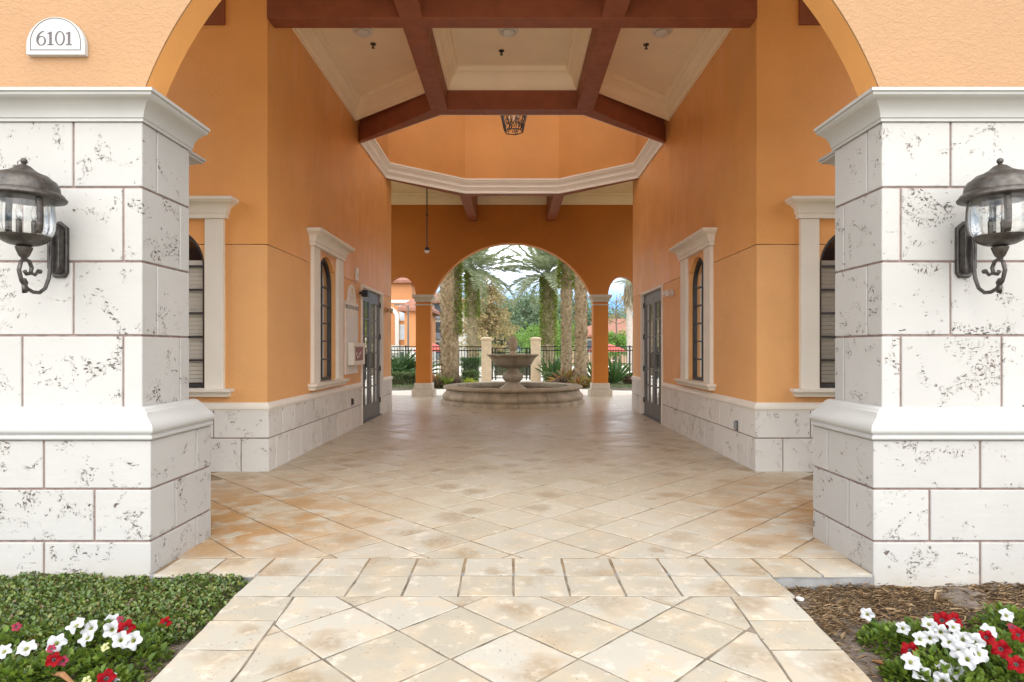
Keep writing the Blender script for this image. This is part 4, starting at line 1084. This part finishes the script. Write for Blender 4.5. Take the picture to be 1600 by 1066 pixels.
palm(-2.37, 23.0, 7.4, .27, 'thick date palm, its beige trunk the leftmost in the far arch', seed=1, ferny=.38)
palm(-2.31, 25.6, 7.8, .15, 'fern covered date palm close behind the leftmost palm trunk', seed=2, ferny=.75)
palm(-2.16, 34.0, 5.65, .30, 'shorter date palm with a full crown at left above the fence', seed=3, ferny=.45, fl=1.05)
palm(1.97, 34.0, 5.35, .34, 'shorter date palm with a green furry trunk at right above the fence', seed=4, ferny=.70, fl=1.05)
palm(2.17, 25.0, 7.6, .245, 'slim date palm with a fern collar, right of the fountain', seed=5, ferny=.50)
palm(2.52, 23.0, 7.2, .25, 'tan date palm trunk beside the right column', seed=6, ferny=.30)
palm(7.5, 40.0, 5.7, .22, 'pale smooth palm with a dead leaf skirt in the right narrow arch', kind='fan', seed=8, grp='fan palms')

def tree(name, label, x, y, h, rx, rz, zc, leafm, n, size, seed, grp, layers=False, sparse=False, trunk_r=.18):
    r = random.Random(seed); rn = np.random.default_rng(seed)
    t = thing(name, label, 'tree', (x,y,-.1), grp)
    tips = []
    mb = MB().tube([(x,y,-.2),(x+.1,y,zc*.5),(x,y,zc),(x+.1,y,zc+rz*.8)], [trunk_r,trunk_r*.8,trunk_r*.5,trunk_r*.15], 8)
    nl = 14 if sparse else 9
    for k in range(nl):
        a = k*2.4; z0 = zc-rz*.5+rz*1.1*k/nl; L = rx*r.uniform(.6,.95)
        e = (x+L*cos(a), y+L*sin(a), z0+rz*.3); tips.append(e)
        mb.tube([(x,y,z0-.3),(x+L*.5*cos(a),y+L*.5*sin(a),z0+.05),e], [trunk_r*.35,trunk_r*.22,.015], 5)
    obj('trunk', mb, bark_m, t)
    nc = max(8, n//55); d = fib(nc, rn); rad = rn.random(nc)**.45
    C = np.stack([x+d[:,0]*rx*rad, y+d[:,1]*rx*rad, zc+d[:,2]*rz*rad], 1)
    if layers: C[:,2] = np.round((C[:,2]-zc)/.7)*.7+zc+rn.normal(0,.22,nc)
    if layers: 
        sc = np.clip(1.15-(C[:,2]-(zc-rz))/(2*rz),.18,1); C[:,0] = x+(C[:,0]-x)*sc*1.2; C[:,1] = y+(C[:,1]-y)*sc*1.2
    ci = rn.integers(0, nc, n); cs = rx*.20*(.6+.9*rn.random(nc))
    dd = fib(n, rn)*(rn.random(n)**.4)[:,None]*cs[ci][:,None]
    if layers: dd[:,2] *= .55
    P = C[ci]+dd; D = dd+fib(n, rn)*cs.mean()*.6; D[:,2] -= cs.mean()*.15
    me = leaf_mesh('crown', P, D, rn.uniform(.6,1.3,n)*size, .55, .2, False, rn)
    me.transform(Matrix.Translation((-x,-y,.1)))
    obj('crown', me, leafm, t, loc=(0,0,0))
    return t
tree('cypress_tree', 'rust and tan layered cypress tree behind the left gate pillar', -1.9, 48, 7, 2.6, 3.2, 3.7, G['rust'], 9000, .22, 21, None, layers=True)
tree('leafy_tree', 'bright green rounded tree behind the fence right of the fountain', 2.6, 44, 3.2, 2.3, 1.15, 2.05, G['bright'], 7000, .17, 22, None)
tree('leafy_tree', 'bright green bushy tree seen through the right narrow arch', 7.5, 46, 3, 1.3, 1.0, 1.75, G['bright'], 4000, .17, 23, None)
tree('bare_tree', 'thin nearly bare tree with rusty twigs over the right roof', 9.6, 58, 6.6, 1.7, 2.0, 4.9, G['rust'], 500, .16, 24, None, sparse=True, trunk_r=.10)
for i, (x, y, rx, rz, zc) in enumerate(((2.2,74,4.4,3.2,4.6),(-1.6,80,5.0,3.6,4.6),(7.2,78,4.6,3.0,4.6),(-7.0,72,4.5,3.6,4.2),(12,84,5,3.2,4.0),(4.8,92,5.5,3.6,5.4))):
    tree('shade_tree', ['dark green shade tree directly behind the fountain finial','dark green shade tree behind the rust cypress','dark green shade tree behind the right palms','dark green shade tree left behind the date palms','low shade tree at far right of the garden','tall hazy shade tree rising farthest behind the fountain'][i],
         x, y, 8, rx, rz, zc, G['oak'], 8000, .36, 30+i, 'shade trees beyond the pool', trunk_r=.3)

def hedge(x0, x1, y0, y1, h, label, leafm, n, grp='low clipped hedges'):
    t = thing('hedge', label, 'hedge', ((x0+x1)/2,(y0+y1)/2,-.1), grp); rn = np.random.default_rng(int(abs(x0*10))+3)
    obj('branches', MB().box(x0+.1,x1-.1,y0+.1,y1-.1,-.1,h-.1), bark_m, t)
    P = np.stack([rn.uniform(x0,x1,n), rn.uniform(y0,y1,n), h*(1-rn.random(n)**2*1.0)], 1)
    m = rn.random(n) < .45; P[m,1] = y0+rn.normal(0,.04,m.sum())
    P += rn.normal(0,.03,(n,3)); D = fib(n, rn); D[:,2] += .6; D[:,1] -= .4
    me = leaf_mesh('leaves', P, D, rn.uniform(.04,.10,n), .55, .2, False, rn); me.transform(Matrix.Translation((-(x0+x1)/2,-(y0+y1)/2,.1)))
    obj('leaves', me, leafm, t, loc=(0,0,0), kind='stuff')
hedge(-6.4, -3.6, 23.9, 24.7, .42, 'low clipped green hedge behind the left column', G['hedge'], 5000)
hedge(-2.0, -1.38, 25.5, 26.4, .40, 'short clipped hedge beside the left gate pillar', G['hedge'], 2500)
hedge(1.3, 2.2, 25.4, 26.2, .34, 'short clipped hedge beside the right gate pillar', G['hedge'], 2500)
hedge(-2.4, -1.5, 29.5, 30.4, .9, 'blue green hedge behind the fence left of the gate', G['cycad'], 2500)
hedge(-1.0, 1.2, 33.0, 33.8, .75, 'dark hedge seen through the gate', G['cycad'], 3500)

def rosette(name, cat, label, x, y, n, L, w, mt, el0, el1, grp, base=0.0, seg=True, seed=0):
    t = thing(name, label, cat, (x,y,base-.1), grp); rn = np.random.default_rng(seed)
    k = np.arange(n); az = k*2.399+rn.normal(0,.15,n); el = np.radians(el0+(el1-el0)*(k+.5)/n+rn.normal(0,7,n))
    D = np.stack([np.cos(az)*np.cos(el), np.sin(az)*np.cos(el), np.sin(el)], 1)
    P = np.stack([.04*np.cos(az), .04*np.sin(az), np.full(n,.1)], 1)
    me = leaf_mesh('foliage', P, D, rn.uniform(.75,1.1,n)*L, w, .3, True, rn, np.tile([0,0,1.],(n,1)))
    obj('foliage', me, mt, t, loc=(0,0,0))
    obj('stem', MB().lathe([(.05,-.1),(.05,.12),(.02,.2)], 8), bark_m, t, loc=(0,0,0))
    return t
def cycad(x, y, label, n=40, L=1.0, seed=0):
    t = thing('cycad', label, 'plant', (x,y,-.1), 'cycads and strap leaved shrubs'); r = random.Random(seed)
    obj('stem', MB().lathe([(.14,-.1),(.16,.25),(.06,.35)], 8), bark_m, t, loc=(0,0,0))
    for i in range(n):
        o = obj('frond', CY[i%2], None, t, loc=(0,0,.3)); o.rotation_euler = (r.uniform(-.2,.2), -R(80-65*i/n-12), R(i*137.5)); o.scale = [L*r.uniform(.85,1.1)]*3
CY = [frond_mesh('frond', 1.0, d, 30, .2, fr_r, .1) for d in (.5,.9)]
for m_ in CY: m_.materials.append(G['cycad'])
cycad(-4.45, 25.4, 'bushy dark green cycad behind the hedge, left narrow arch', 46, 1.25, 1)
cycad(-3.75, 25.7, 'dark green cycad nearest the left column', 34, 1.0, 2)
rosette('strap_plant', 'plant', 'broad green strap leaved plant in the right narrow arch', 3.95, 24.5, 30, 1.15, .10, G['cycad'], 80, 22, None, seed=3)
rosette('strap_plant', 'plant', 'green strap leaved plant beside the right column', 3.35, 25.0, 24, 1.0, .10, G['cycad'], 80, 30, None, seed=4)
rosette('strap_plant', 'plant', 'tall strap leaved plant against the right fence', 1.75, 26.5, 22, 1.1, .09, G['cycad'], 85, 40, None, seed=5)
rosette('grey_shrub', 'shrub', 'mauve grey shrub at the end of the right bed', 4.65, 24.3, 110, .42, .22, G['dark'], 75, -5, None, seed=6)
for i, (x, y, n, L, m_, lb) in enumerate((
    (1.78,22.6,55,.42,'dark','dark purple bromeliad at the foot of the slim palm'),
    (2.35,22.2,60,.48,'brom','orange and yellow bromeliad in front of the right palms'),
    (2.02,23.3,36,.75,'brom','tall pink cordyline between the right palm trunks'),
    (2.70,22.4,50,.42,'brom','orange bromeliad beside the right column'),
    (-1.52,22.8,70,.34,'lime','small bright lime plant left of the gate'),
    (-2.35,22.2,60,.46,'fern','yellow green bromeliad under the leftmost palm'),
    (-2.78,22.5,40,.55,'brom','pink cordyline beside the left column'),
    (-2.05,22.4,50,.40,'dark','grey purple bromeliad right of the yellow green one'),
    (-2.62,22.0,46,.36,'dark','mauve bromeliad in front of the leftmost palm'))):
    rosette('bromeliad', 'plant', lb, x, y, n, L, .16, G[m_], 82, 12, 'bromeliads at the palm feet', seed=40+i)
# low lawn strips of the garden beds
def turf(x0, x1, y0, y1, n, label, seed):
    rn = np.random.default_rng(seed); P = np.stack([rn.uniform(x0,x1,n), rn.uniform(y0,y1,n), np.full(n,-.10)], 1)
    D = rn.normal(0,.35,(n,3)); D[:,2] = 1
    o = obj('grass', leaf_mesh('grass', P, D, rn.uniform(.10,.19,n), .16, .1, False, rn), G['hedge'], loc=(0,0,0)); tag(o, label, None, None, 'stuff')
turf(-6.5, -1.78, 21.6, 26.8, 9000, 'short grass of the left garden bed', 1)
turf(1.78, 6.5, 21.8, 26.8, 9000, 'short grass of the right garden bed', 2)
for s, nm in ((-1,'left'),(1,'right')):
    mb = MB(); q = arc(0, 0, 1, pi, 0, 16)
    poly = [(s*1.76,26.9),(s*1.76,22.1)]+[(s*(1.76+4.9*k/10), 21.3+.5*cos(k*.7)) for k in range(1,11)]+[(s*6.7,26.9)]
    tag(struct('garden_bed', MB().prism(poly, -.15, -.006), M['soil']), f'{nm} garden bed before the fence', None)

# ------------------------------------------------------------------ far buildings, umbrellas, lamp post
roof_m = plain('roof_tile', (.27,.125,.085), .8, .25, 5, .8, 9, .2, 0, .05)
bl_or = plain('far_orange', (.44,.19,.075), .8, .06, 1.5, 0); bl_wh = plain('far_white', (.55,.53,.48), .8, .05, 2, 0)
scr = plain('dark_screen', (.06,.07,.08), .35, .2, 1, 0); bl_tan = plain('far_tan', (.42,.28,.18), .8, .06, 2, 0)
def hip_roof(x0, x1, y0, y1, z, h, o=.5):
    x0 -= o; x1 += o; y0 -= o; y1 += o; d = min(x1-x0, y1-y0)/2*.95
    return MB().add([(x0,y0,z),(x1,y0,z),(x1,y1,z),(x0,y1,z),(x0+d,y0+d,z+h),(x1-d,y0+d,z+h),(x1-d,y1-d,z+h),(x0+d,y1-d,z+h),(x0,y0,z-.25),(x1,y0,z-.25),(x1,y1,z-.25),(x0,y1,z-.25)],
        [(0,1,5,4),(1,2,6,5),(2,3,7,6),(3,0,4,7),(4,5,6,7),(8,9,1,0),(9,10,2,1),(10,11,3,2),(11,8,0,3),(8,11,10,9)])
def windows(par, xs, zs, y, w, h, m=None):
    for x in xs:
        for z in zs:
            f = obj('window', MB().box(x-w/2-.12,x+w/2+.12,y-.06,y-.002,z-.1,z+h+.12), bl_wh, par)
            obj('pane', MB().box(x-w/2,x+w/2,y-.08,y-.061,z,z+h), m or scr, f)
b = thing('apartment_building', 'orange three storey building with white arch trim in the left narrow arch', 'building', (-11,56,0))
obj('wall', MB().box(-18,-8.95,56,68,-.1,7.5), bl_or, b)
obj('base_band', MB().box(-18.02,-8.93,55.97,68,-.1,1.7), bl_wh, b)
obj('cornice_band', MB().box(-18.03,-8.9,55.94,68.02,5.5,5.75), bl_wh, b)
obj('roof', hip_roof(-18,-8.95,56,68,7.5,2.0), roof_m, b)
ao = [(-12.9,-.1),(-10.35,-.1),(-10.35,4.4)]+arc(-11.6,4.4,1.25,0,pi,16)[1:]+[(-12.9,-.1)]
obj('arch_trim', flat_shape([(-12.95,1.0),(-10.05,1.0),(-10.05,4.2)]+arc(-11.5,4.2,1.45,0,pi,18,1.1)[1:], [[(-12.6,1.01),(-10.4,1.01),(-10.4,4.2)]+arc(-11.5,4.2,1.1,0,pi,18,.8)[1:]], 'y', 55.75, 55.99), bl_wh, b)
windows(b, (-9.55,), (2.3,4.0), 56, .8, 1.15, plain('pale_pane', (.45,.5,.55), .2, .1, 2, 0))
windows(b, (-9.7,), (.3,), 55.96, .6, .8)
b2 = thing('apartment_building', 'lower orange wing with a tiled roof behind the lamp post', 'building', (-9,50,0))
obj('wall', MB().box(-9.0,-7.3,52.5,60,-.1,4.8), bl_or, b2)
obj('base_band', MB().box(-9.02,-7.28,52.47,60,-.1,1.5), bl_wh, b2)
obj('roof', hip_roof(-9.0,-7.3,52.5,60,4.8,1.0), roof_m, b2)
b3 = thing('apartment_building', 'white balcony block with dark screened balconies beside the left palm', 'building', (-8,62,0))
obj('wall', MB().box(-9.4,-4.8,63,72,-.1,6.2), bl_wh, b3); obj('roof', hip_roof(-9.4,-4.8,63,72,6.2,1.2), roof_m, b3)
for z in (.5,2.55,4.55):
    f = obj('balcony', MB().box(-7.75,-6.2,62.9,62.995,z-.15,z+1.55), scr, b3)
    obj('parapet', MB().box(-7.8,-6.15,62.8,62.89,z-.15,z+.45), plain('screen_grey', (.22,.24,.27), .6, .1, 3, 0), f)
b4 = thing('villa', 'tan building with a wide tiled roof in the right narrow arch', 'building', (12,66,0))
obj('wall', MB().box(6.2,20,66,76,-.1,2.9), bl_tan, b4); obj('roof', hip_roof(6.2,20,66,76,2.9,1.9), roof_m, b4)
windows(b4, (8.5,11.5,14.5), (1.0,), 66, 1.2, 1.3)
red_c = plain('umbrella_red', (.55,.09,.06), .7, .15, 4, .1, 30)
def umbrella(x, y, label):
    t = thing('pool_umbrella', label, 'umbrella', (x,y,0), 'red pool umbrellas')
    obj('pole', MB().tube([(0,0,-.1),(0,0,1.75)], .025, 8), M['white'], t, loc=(0,0,0))
    obj('canopy', MB().lathe([(1.15,1.22),(1.12,1.30),(.6,1.52),(.05,1.70)], 8, cap=False), red_c, t, loc=(0,0,0))
    obj('table', MB().lathe([(.5,.68),(.5,.72),(.02,.722)], 16), M['white'], t, loc=(0,0,0))
umbrella(-4.7, 37, 'red pool umbrella behind the fence at left')
umbrella(5.6, 37, 'red pool umbrella behind the right column')
umbrella(8.9, 40, 'red pool umbrella behind the fence in the right narrow arch')
lp = thing('lamp_post', 'slim grey lamp post before the orange building', 'lamp post', (-7.45,45,0))
obj('pole', MB().tube([(-7.45,45,-.1),(-7.45,45,4.5)], [.09,.05], 8), M['door'], lp)
obj('arm', MB().tube([(-7.45,45,4.4),(-7.75,45,4.55),(-8.1,45,4.55)], .035, 6), M['door'], lp)
obj('lamp_head', MB().box(-8.45,-8.0,44.88,45.12,4.5,4.6), M['door'], lp, bevel=.02)

# ------------------------------------------------------------------ foreground beds
# leafy ground cover on the left
n = 62000; rn = np.random.default_rng(5)
X = rn.uniform(-4.6,-1.40,n); Y = rn.uniform(2.0,3.79,n)
ex = -edgev(Y) if False else -(1.33+(Y-.2)*.0607)
front = 2.93+.10*np.sin(X*4.1)+.06*np.sin(X*9.7+1)
rim = ex-.01+.025*np.sin(Y*17)+.02*np.sin(Y*41+X*3)-.02-np.clip((3.25-Y),0,1)*.45
keep = (X < rim+.02) & (Y > front-.05) & ~((X > -2.19) & (Y > 3.762)) & (Y < 3.772)
X, Y = X[keep], Y[keep]; rimk, fk = rim[keep], front[keep]
e = np.clip(np.minimum(rimk+.03-X, (Y-fk+.08))/.12, 0, 1)
Hh = -.085+(.085+-.01+.012*np.sin(X*6.3+Y*5)+.006*np.sin(X*19))*e**.5
Z = Hh-.05*rn.random(len(X))**2
P = np.stack([X,Y,Z],1); D = fib(len(X), rn)*.8; D[:,2] = np.abs(D[:,2])+.25; D[:,1] -= .25
me = leaf_mesh('ground_cover', P, D, rn.uniform(.014,.028,len(X)), .75, .25, True, rn, np.tile([0,-.3,1.],(len(X),1)))
tag(obj('ground_cover', me, G['cover'], loc=(0,0,0)), 'dense dark green leafy ground cover before the left pier', None, None, 'stuff')
# mulch: pine straw and chips
def straw(name, label, n, xr, yr, test, seed, z0=-.085, lift=.03):
    rn = np.random.default_rng(seed); X = rn.uniform(*xr, n); Y = rn.uniform(*yr, n)
    k = test(X, Y, rn); X, Y = X[k], Y[k]; m = len(X)
    Z = z0+lift*(.5+.5*np.sin(X*7+Y*5))*rn.random(m)+.006
    a = rn.uniform(0,2*pi,m); a = np.where(rn.random(m) < .3, rn.normal(0,.6,m), a)
    D = np.stack([np.cos(a), np.sin(a)*.8, rn.normal(0,.16,m)], 1)
    me = leaf_mesh(name, np.stack([X,Y,Z],1), D, rn.uniform(.014,.048,m)*np.where(rn.random(m)<.10,1.9,1), rn.uniform(.05,.17,m)[:,None], .25, True, rn, np.tile([0,0,1.],(m,1)))
    tag(obj(name, me, G['straw'], loc=(0,0,0)), label, None, None, 'stuff')
def t_right(X, Y, rn):
    d = np.clip((Y-2.95)/.5, 0, 1); return (X > 1.36+(Y-.2)*.0607) & (Y < 3.80) & (rn.random(len(X)) < .10+.90*d) & ~((X<2.2)&(Y>3.755))
straw('mulch', 'brown pine straw mulch before the right pier', 70000, (1.38,4.6), (1.9,3.80), t_right, 8)
def t_left(X, Y, rn):
    return (X < -1.345-(Y-.2)*.0607) & (X > -2.0-(Y-2.9)*.3) & (Y < 3.3) & (rn.random(len(X)) < .5)
straw('mulch', 'thin dark mulch along the left path edge', 3600, (-2.3,-1.38), (1.9,3.3), t_left, 9, lift=.012)

fl_white = plain('petal_white', (.40,.40,.395), .6, .03, 8, 0, spec=.06); fl_red = plain('petal_red', (.20,.004,.007), .5, .2, 12, 0, spec=.06); fl_pink = plain('petal_faded', (.22,.03,.05), .6, .3, 14, 0, spec=.06)
fl_bud = plain('petal_bud', (.36,.35,.16), .6, .1, 9, 0); throat = plain('flower_throat', (.24,.25,.07), .6, .2, 9, 0)
def flower_mesh(seed, mt, dark=False):
    r = random.Random(seed); mb = MB(); n = 40; rings = [(.004,-.020),(.010,-.004),(.020,.003),(.030,.006),(.0375,.003)]
    ph = r.uniform(0,6)
    for j, (rad, z) in enumerate(rings):
        for i in range(n):
            a = 2*pi*i/n; k = j/4
            lob = 1+k*k*(.13*cos(5*a)-.05*abs(sin(2.5*a))**6+.03*sin(13*a+ph))
            mb.v.append((rad*lob*cos(a), rad*lob*sin(a), z+k*k*(.006*sin(7*a+ph)+.005*cos(3*a+ph)-.004*cos(5*a))))
    mb.f = [(j*n+i, j*n+(i+1)%n, (j+1)*n+(i+1)%n, (j+1)*n+i) for j in range(4) for i in range(n)]
    me = mesh_from(mb, 'flower', recalc=False); me.materials.append(mt); me.materials.append(M['ink'] if dark else throat)
    for i, p in enumerate(me.polygons): p.material_index = 1 if i < n else 0
    me.shade_smooth(); return me
FM = {'w': [flower_mesh(i, fl_white) for i in range(3)], 'r': [flower_mesh(9+i, fl_red, True) for i in range(2)], 'p': [flower_mesh(15, fl_pink, True)], 'y': [flower_mesh(17, fl_bud)]}
def px3(u, v, z): 
    y = (1.35-z)*980/(v-546); return ((u-800)*y/980, y, z)
petal_list = {'L': [(6,1018,'w'),(41,1013,'w'),(88,1005,'w'),(119,977,'w'),(141,982,'w'),(136,997,'w'),(174,971,'w'),(175,984,'w'),(189,1000,'w'),(208,1001,'w'),(164,1012,'y'),(84,1031,'r'),(98,1033,'p'),(197,982,'r'),(187,968,'p'),(258,974,'r'),(26,980,'p'),(166,1060,'r'),(135,1064,'y'),(172,1066,'w'),(45,1046,'y'),(80,1014,'p')],
 'R': [(1355,960,'w'),(1411,982,'w'),(1451,975,'w'),(1470,988,'w'),(1438,999,'w'),(1453,997,'w'),(1484,1004,'w'),(1505,999,'w'),(1522,1003,'w'),(1546,987,'w'),(1499,1018,'w'),(1512,1030,'w'),(1531,1022,'w'),(1424,1035,'w'),(1438,1051,'w'),(1475,1046,'w'),(1494,1049,'w'),(1472,1064,'w'),(1490,980,'w'),(1573,962,'w'),(1472,969,'r'),(1492,968,'r'),(1422,1016,'r'),(1564,1014,'r'),(1588,1038,'r'),(1581,980,'p'),(1591,992,'r'),(1541,996,'r'),(1450,981,'p')]}
plants = {'L': [(30,1000,.15,'petunia at the far left, white flowers over pale leaves'),(128,1000,.17,'petunia with a cluster of white flowers in the middle of the left bed'),(196,1022,.17,'petunia with paired white flowers nearest the left path edge'),(82,1045,.16,'petunia with a red flower in the front of the left bed'),(20,1056,.15,'petunia with lime leaves in the left front corner'),(165,1064,.13,'petunia with a red and a white flower at the bottom edge, left bed'),(232,982,.12,'petunia with a lone red flower against the ground cover')],
 'R': [(1386,992,.13,'small rounded petunia standing alone nearest the right path edge'),(1465,1000,.18,'large petunia crowded with white flowers in the right bed'),(1522,1022,.17,'petunia with white flowers behind the red ones, right bed'),(1470,1048,.16,'petunia with white flowers at the bottom edge, right bed'),(1568,1012,.17,'petunia with the big red flower in the right bed'),(1585,975,.17,'petunia with faded pink flowers at the far right'),(1585,1052,.15,'petunia with a dark red flower in the right front corner'),(1422,1045,.11,'petunia with one flat white flower beside the bare soil')]}
rf = random.Random(4); pid = 0
for sd in 'LR':
    made = []
    for u, v, rad, lb in plants[sd]:
        x, y, _ = px3(u, v, -.02); pid += 1
        t = thing('petunia', lb, 'flower', (x,y,-.09), 'petunias in the entrance beds'); rn = np.random.default_rng(100+pid)
        n = int(rad*3300); d = fib(n, rn); d[:,2] = np.abs(d[:,2])
        rr = rad*(.55+.5*rn.random(n)); P = d*rr[:,None]*np.array([1,1,.72]); P[:,2] += .005
        D = d+fib(n, rn)*.8; D[:,2] += .35
        me = leaf_mesh('foliage', P, D, rn.uniform(.020,.042,n), .62, .2, True, rn, np.tile([0,0,1.],(n,1)))
        obj('foliage', me, G['petunia'], t, loc=(0,0,0))
        st = MB()
        for k in range(7):
            a = k*.9+rn.random(); st.tube([(0,0,-.02),(rad*.4*cos(a),rad*.4*sin(a),rad*.4),(rad*.8*cos(a),rad*.8*sin(a),rad*.55)], .003, 4)
        obj('stem', st, G['petunia'], t, loc=(0,0,0))
        made.append((t, x, y, rad))
    for u, v, c in petal_list[sd]:
        best = None
        for t, x, y, rad in made:
            z = -.09+rad*.86+.025; p = Vector(px3(u, v, z)); d = (p.x-x)**2+(p.y-y)**2
            if best is None or d < best[0]: best = (d, t, p, x, y, rad)
        d, t, p, x, y, rad = best
        rel = sqrt(d); z = -.09+rad*.86*sqrt(max(.25, 1-(rel/(rad*1.5))**2))+.03; p = Vector(px3(u, v, z))
        o = obj('flower', rf.choice(FM[c]), None, t, loc=p-Vector(t.location))
        nrm = Vector((rf.uniform(-.5,.5)-p.x*.1, -.75+rf.uniform(-.35,.25), .75+rf.uniform(-.3,.3)))
        o.rotation_euler = nrm.to_track_quat('Z','Y').to_euler(); s = {'w':1.0,'r':.95,'p':.6,'y':.55}[c]*rf.uniform(.78,1.05); o.scale = (s,s,s)
# small litter
bc = thing('bottle_cap', 'small white plastic cap lying on the soil beside the right path edge', 'cap', px3(1250,938,-.07))
obj('ring', MB().lathe([(.016,0),(.021,.002),(.022,.012),(.017,.013),(.015,.004)], 18, cap=False), M['white'], bc, loc=(0,0,0), smooth=True)
obj('disc', MB().lathe([(.0145,.004),(.001,.0045)], 14, cap=False), plain('cap_blue', (.10,.12,.35), .5, .2, 30, 0), bc, loc=(0,0,0))
bk = thing('bark_strip', 'curved brown bark strip lying by the right petunias', 'bark', px3(1400,1046,-.07))
obj('strip', MB().tube([(-.06,.08,.0),(-.035,.03,.012),(.0,.0,.016),(.05,-.025,.012),(.10,-.035,.0)], [.005,.011,.013,.012,.006], 6), plain('bark_strip', (.26,.125,.05), .8, .2, 20, .3), bk, loc=(0,0,0))
bk2 = thing('bark_strip', 'straight brown bark strip among the left petunias', 'bark', px3(98,1064,-.03))
obj('strip', MB().tube([(-.06,.02,.02),(0,0,.026),(.07,-.03,.0)], [.006,.012,.006], 6), bpy.data.materials['bark_strip'], bk2, loc=(0,0,0))
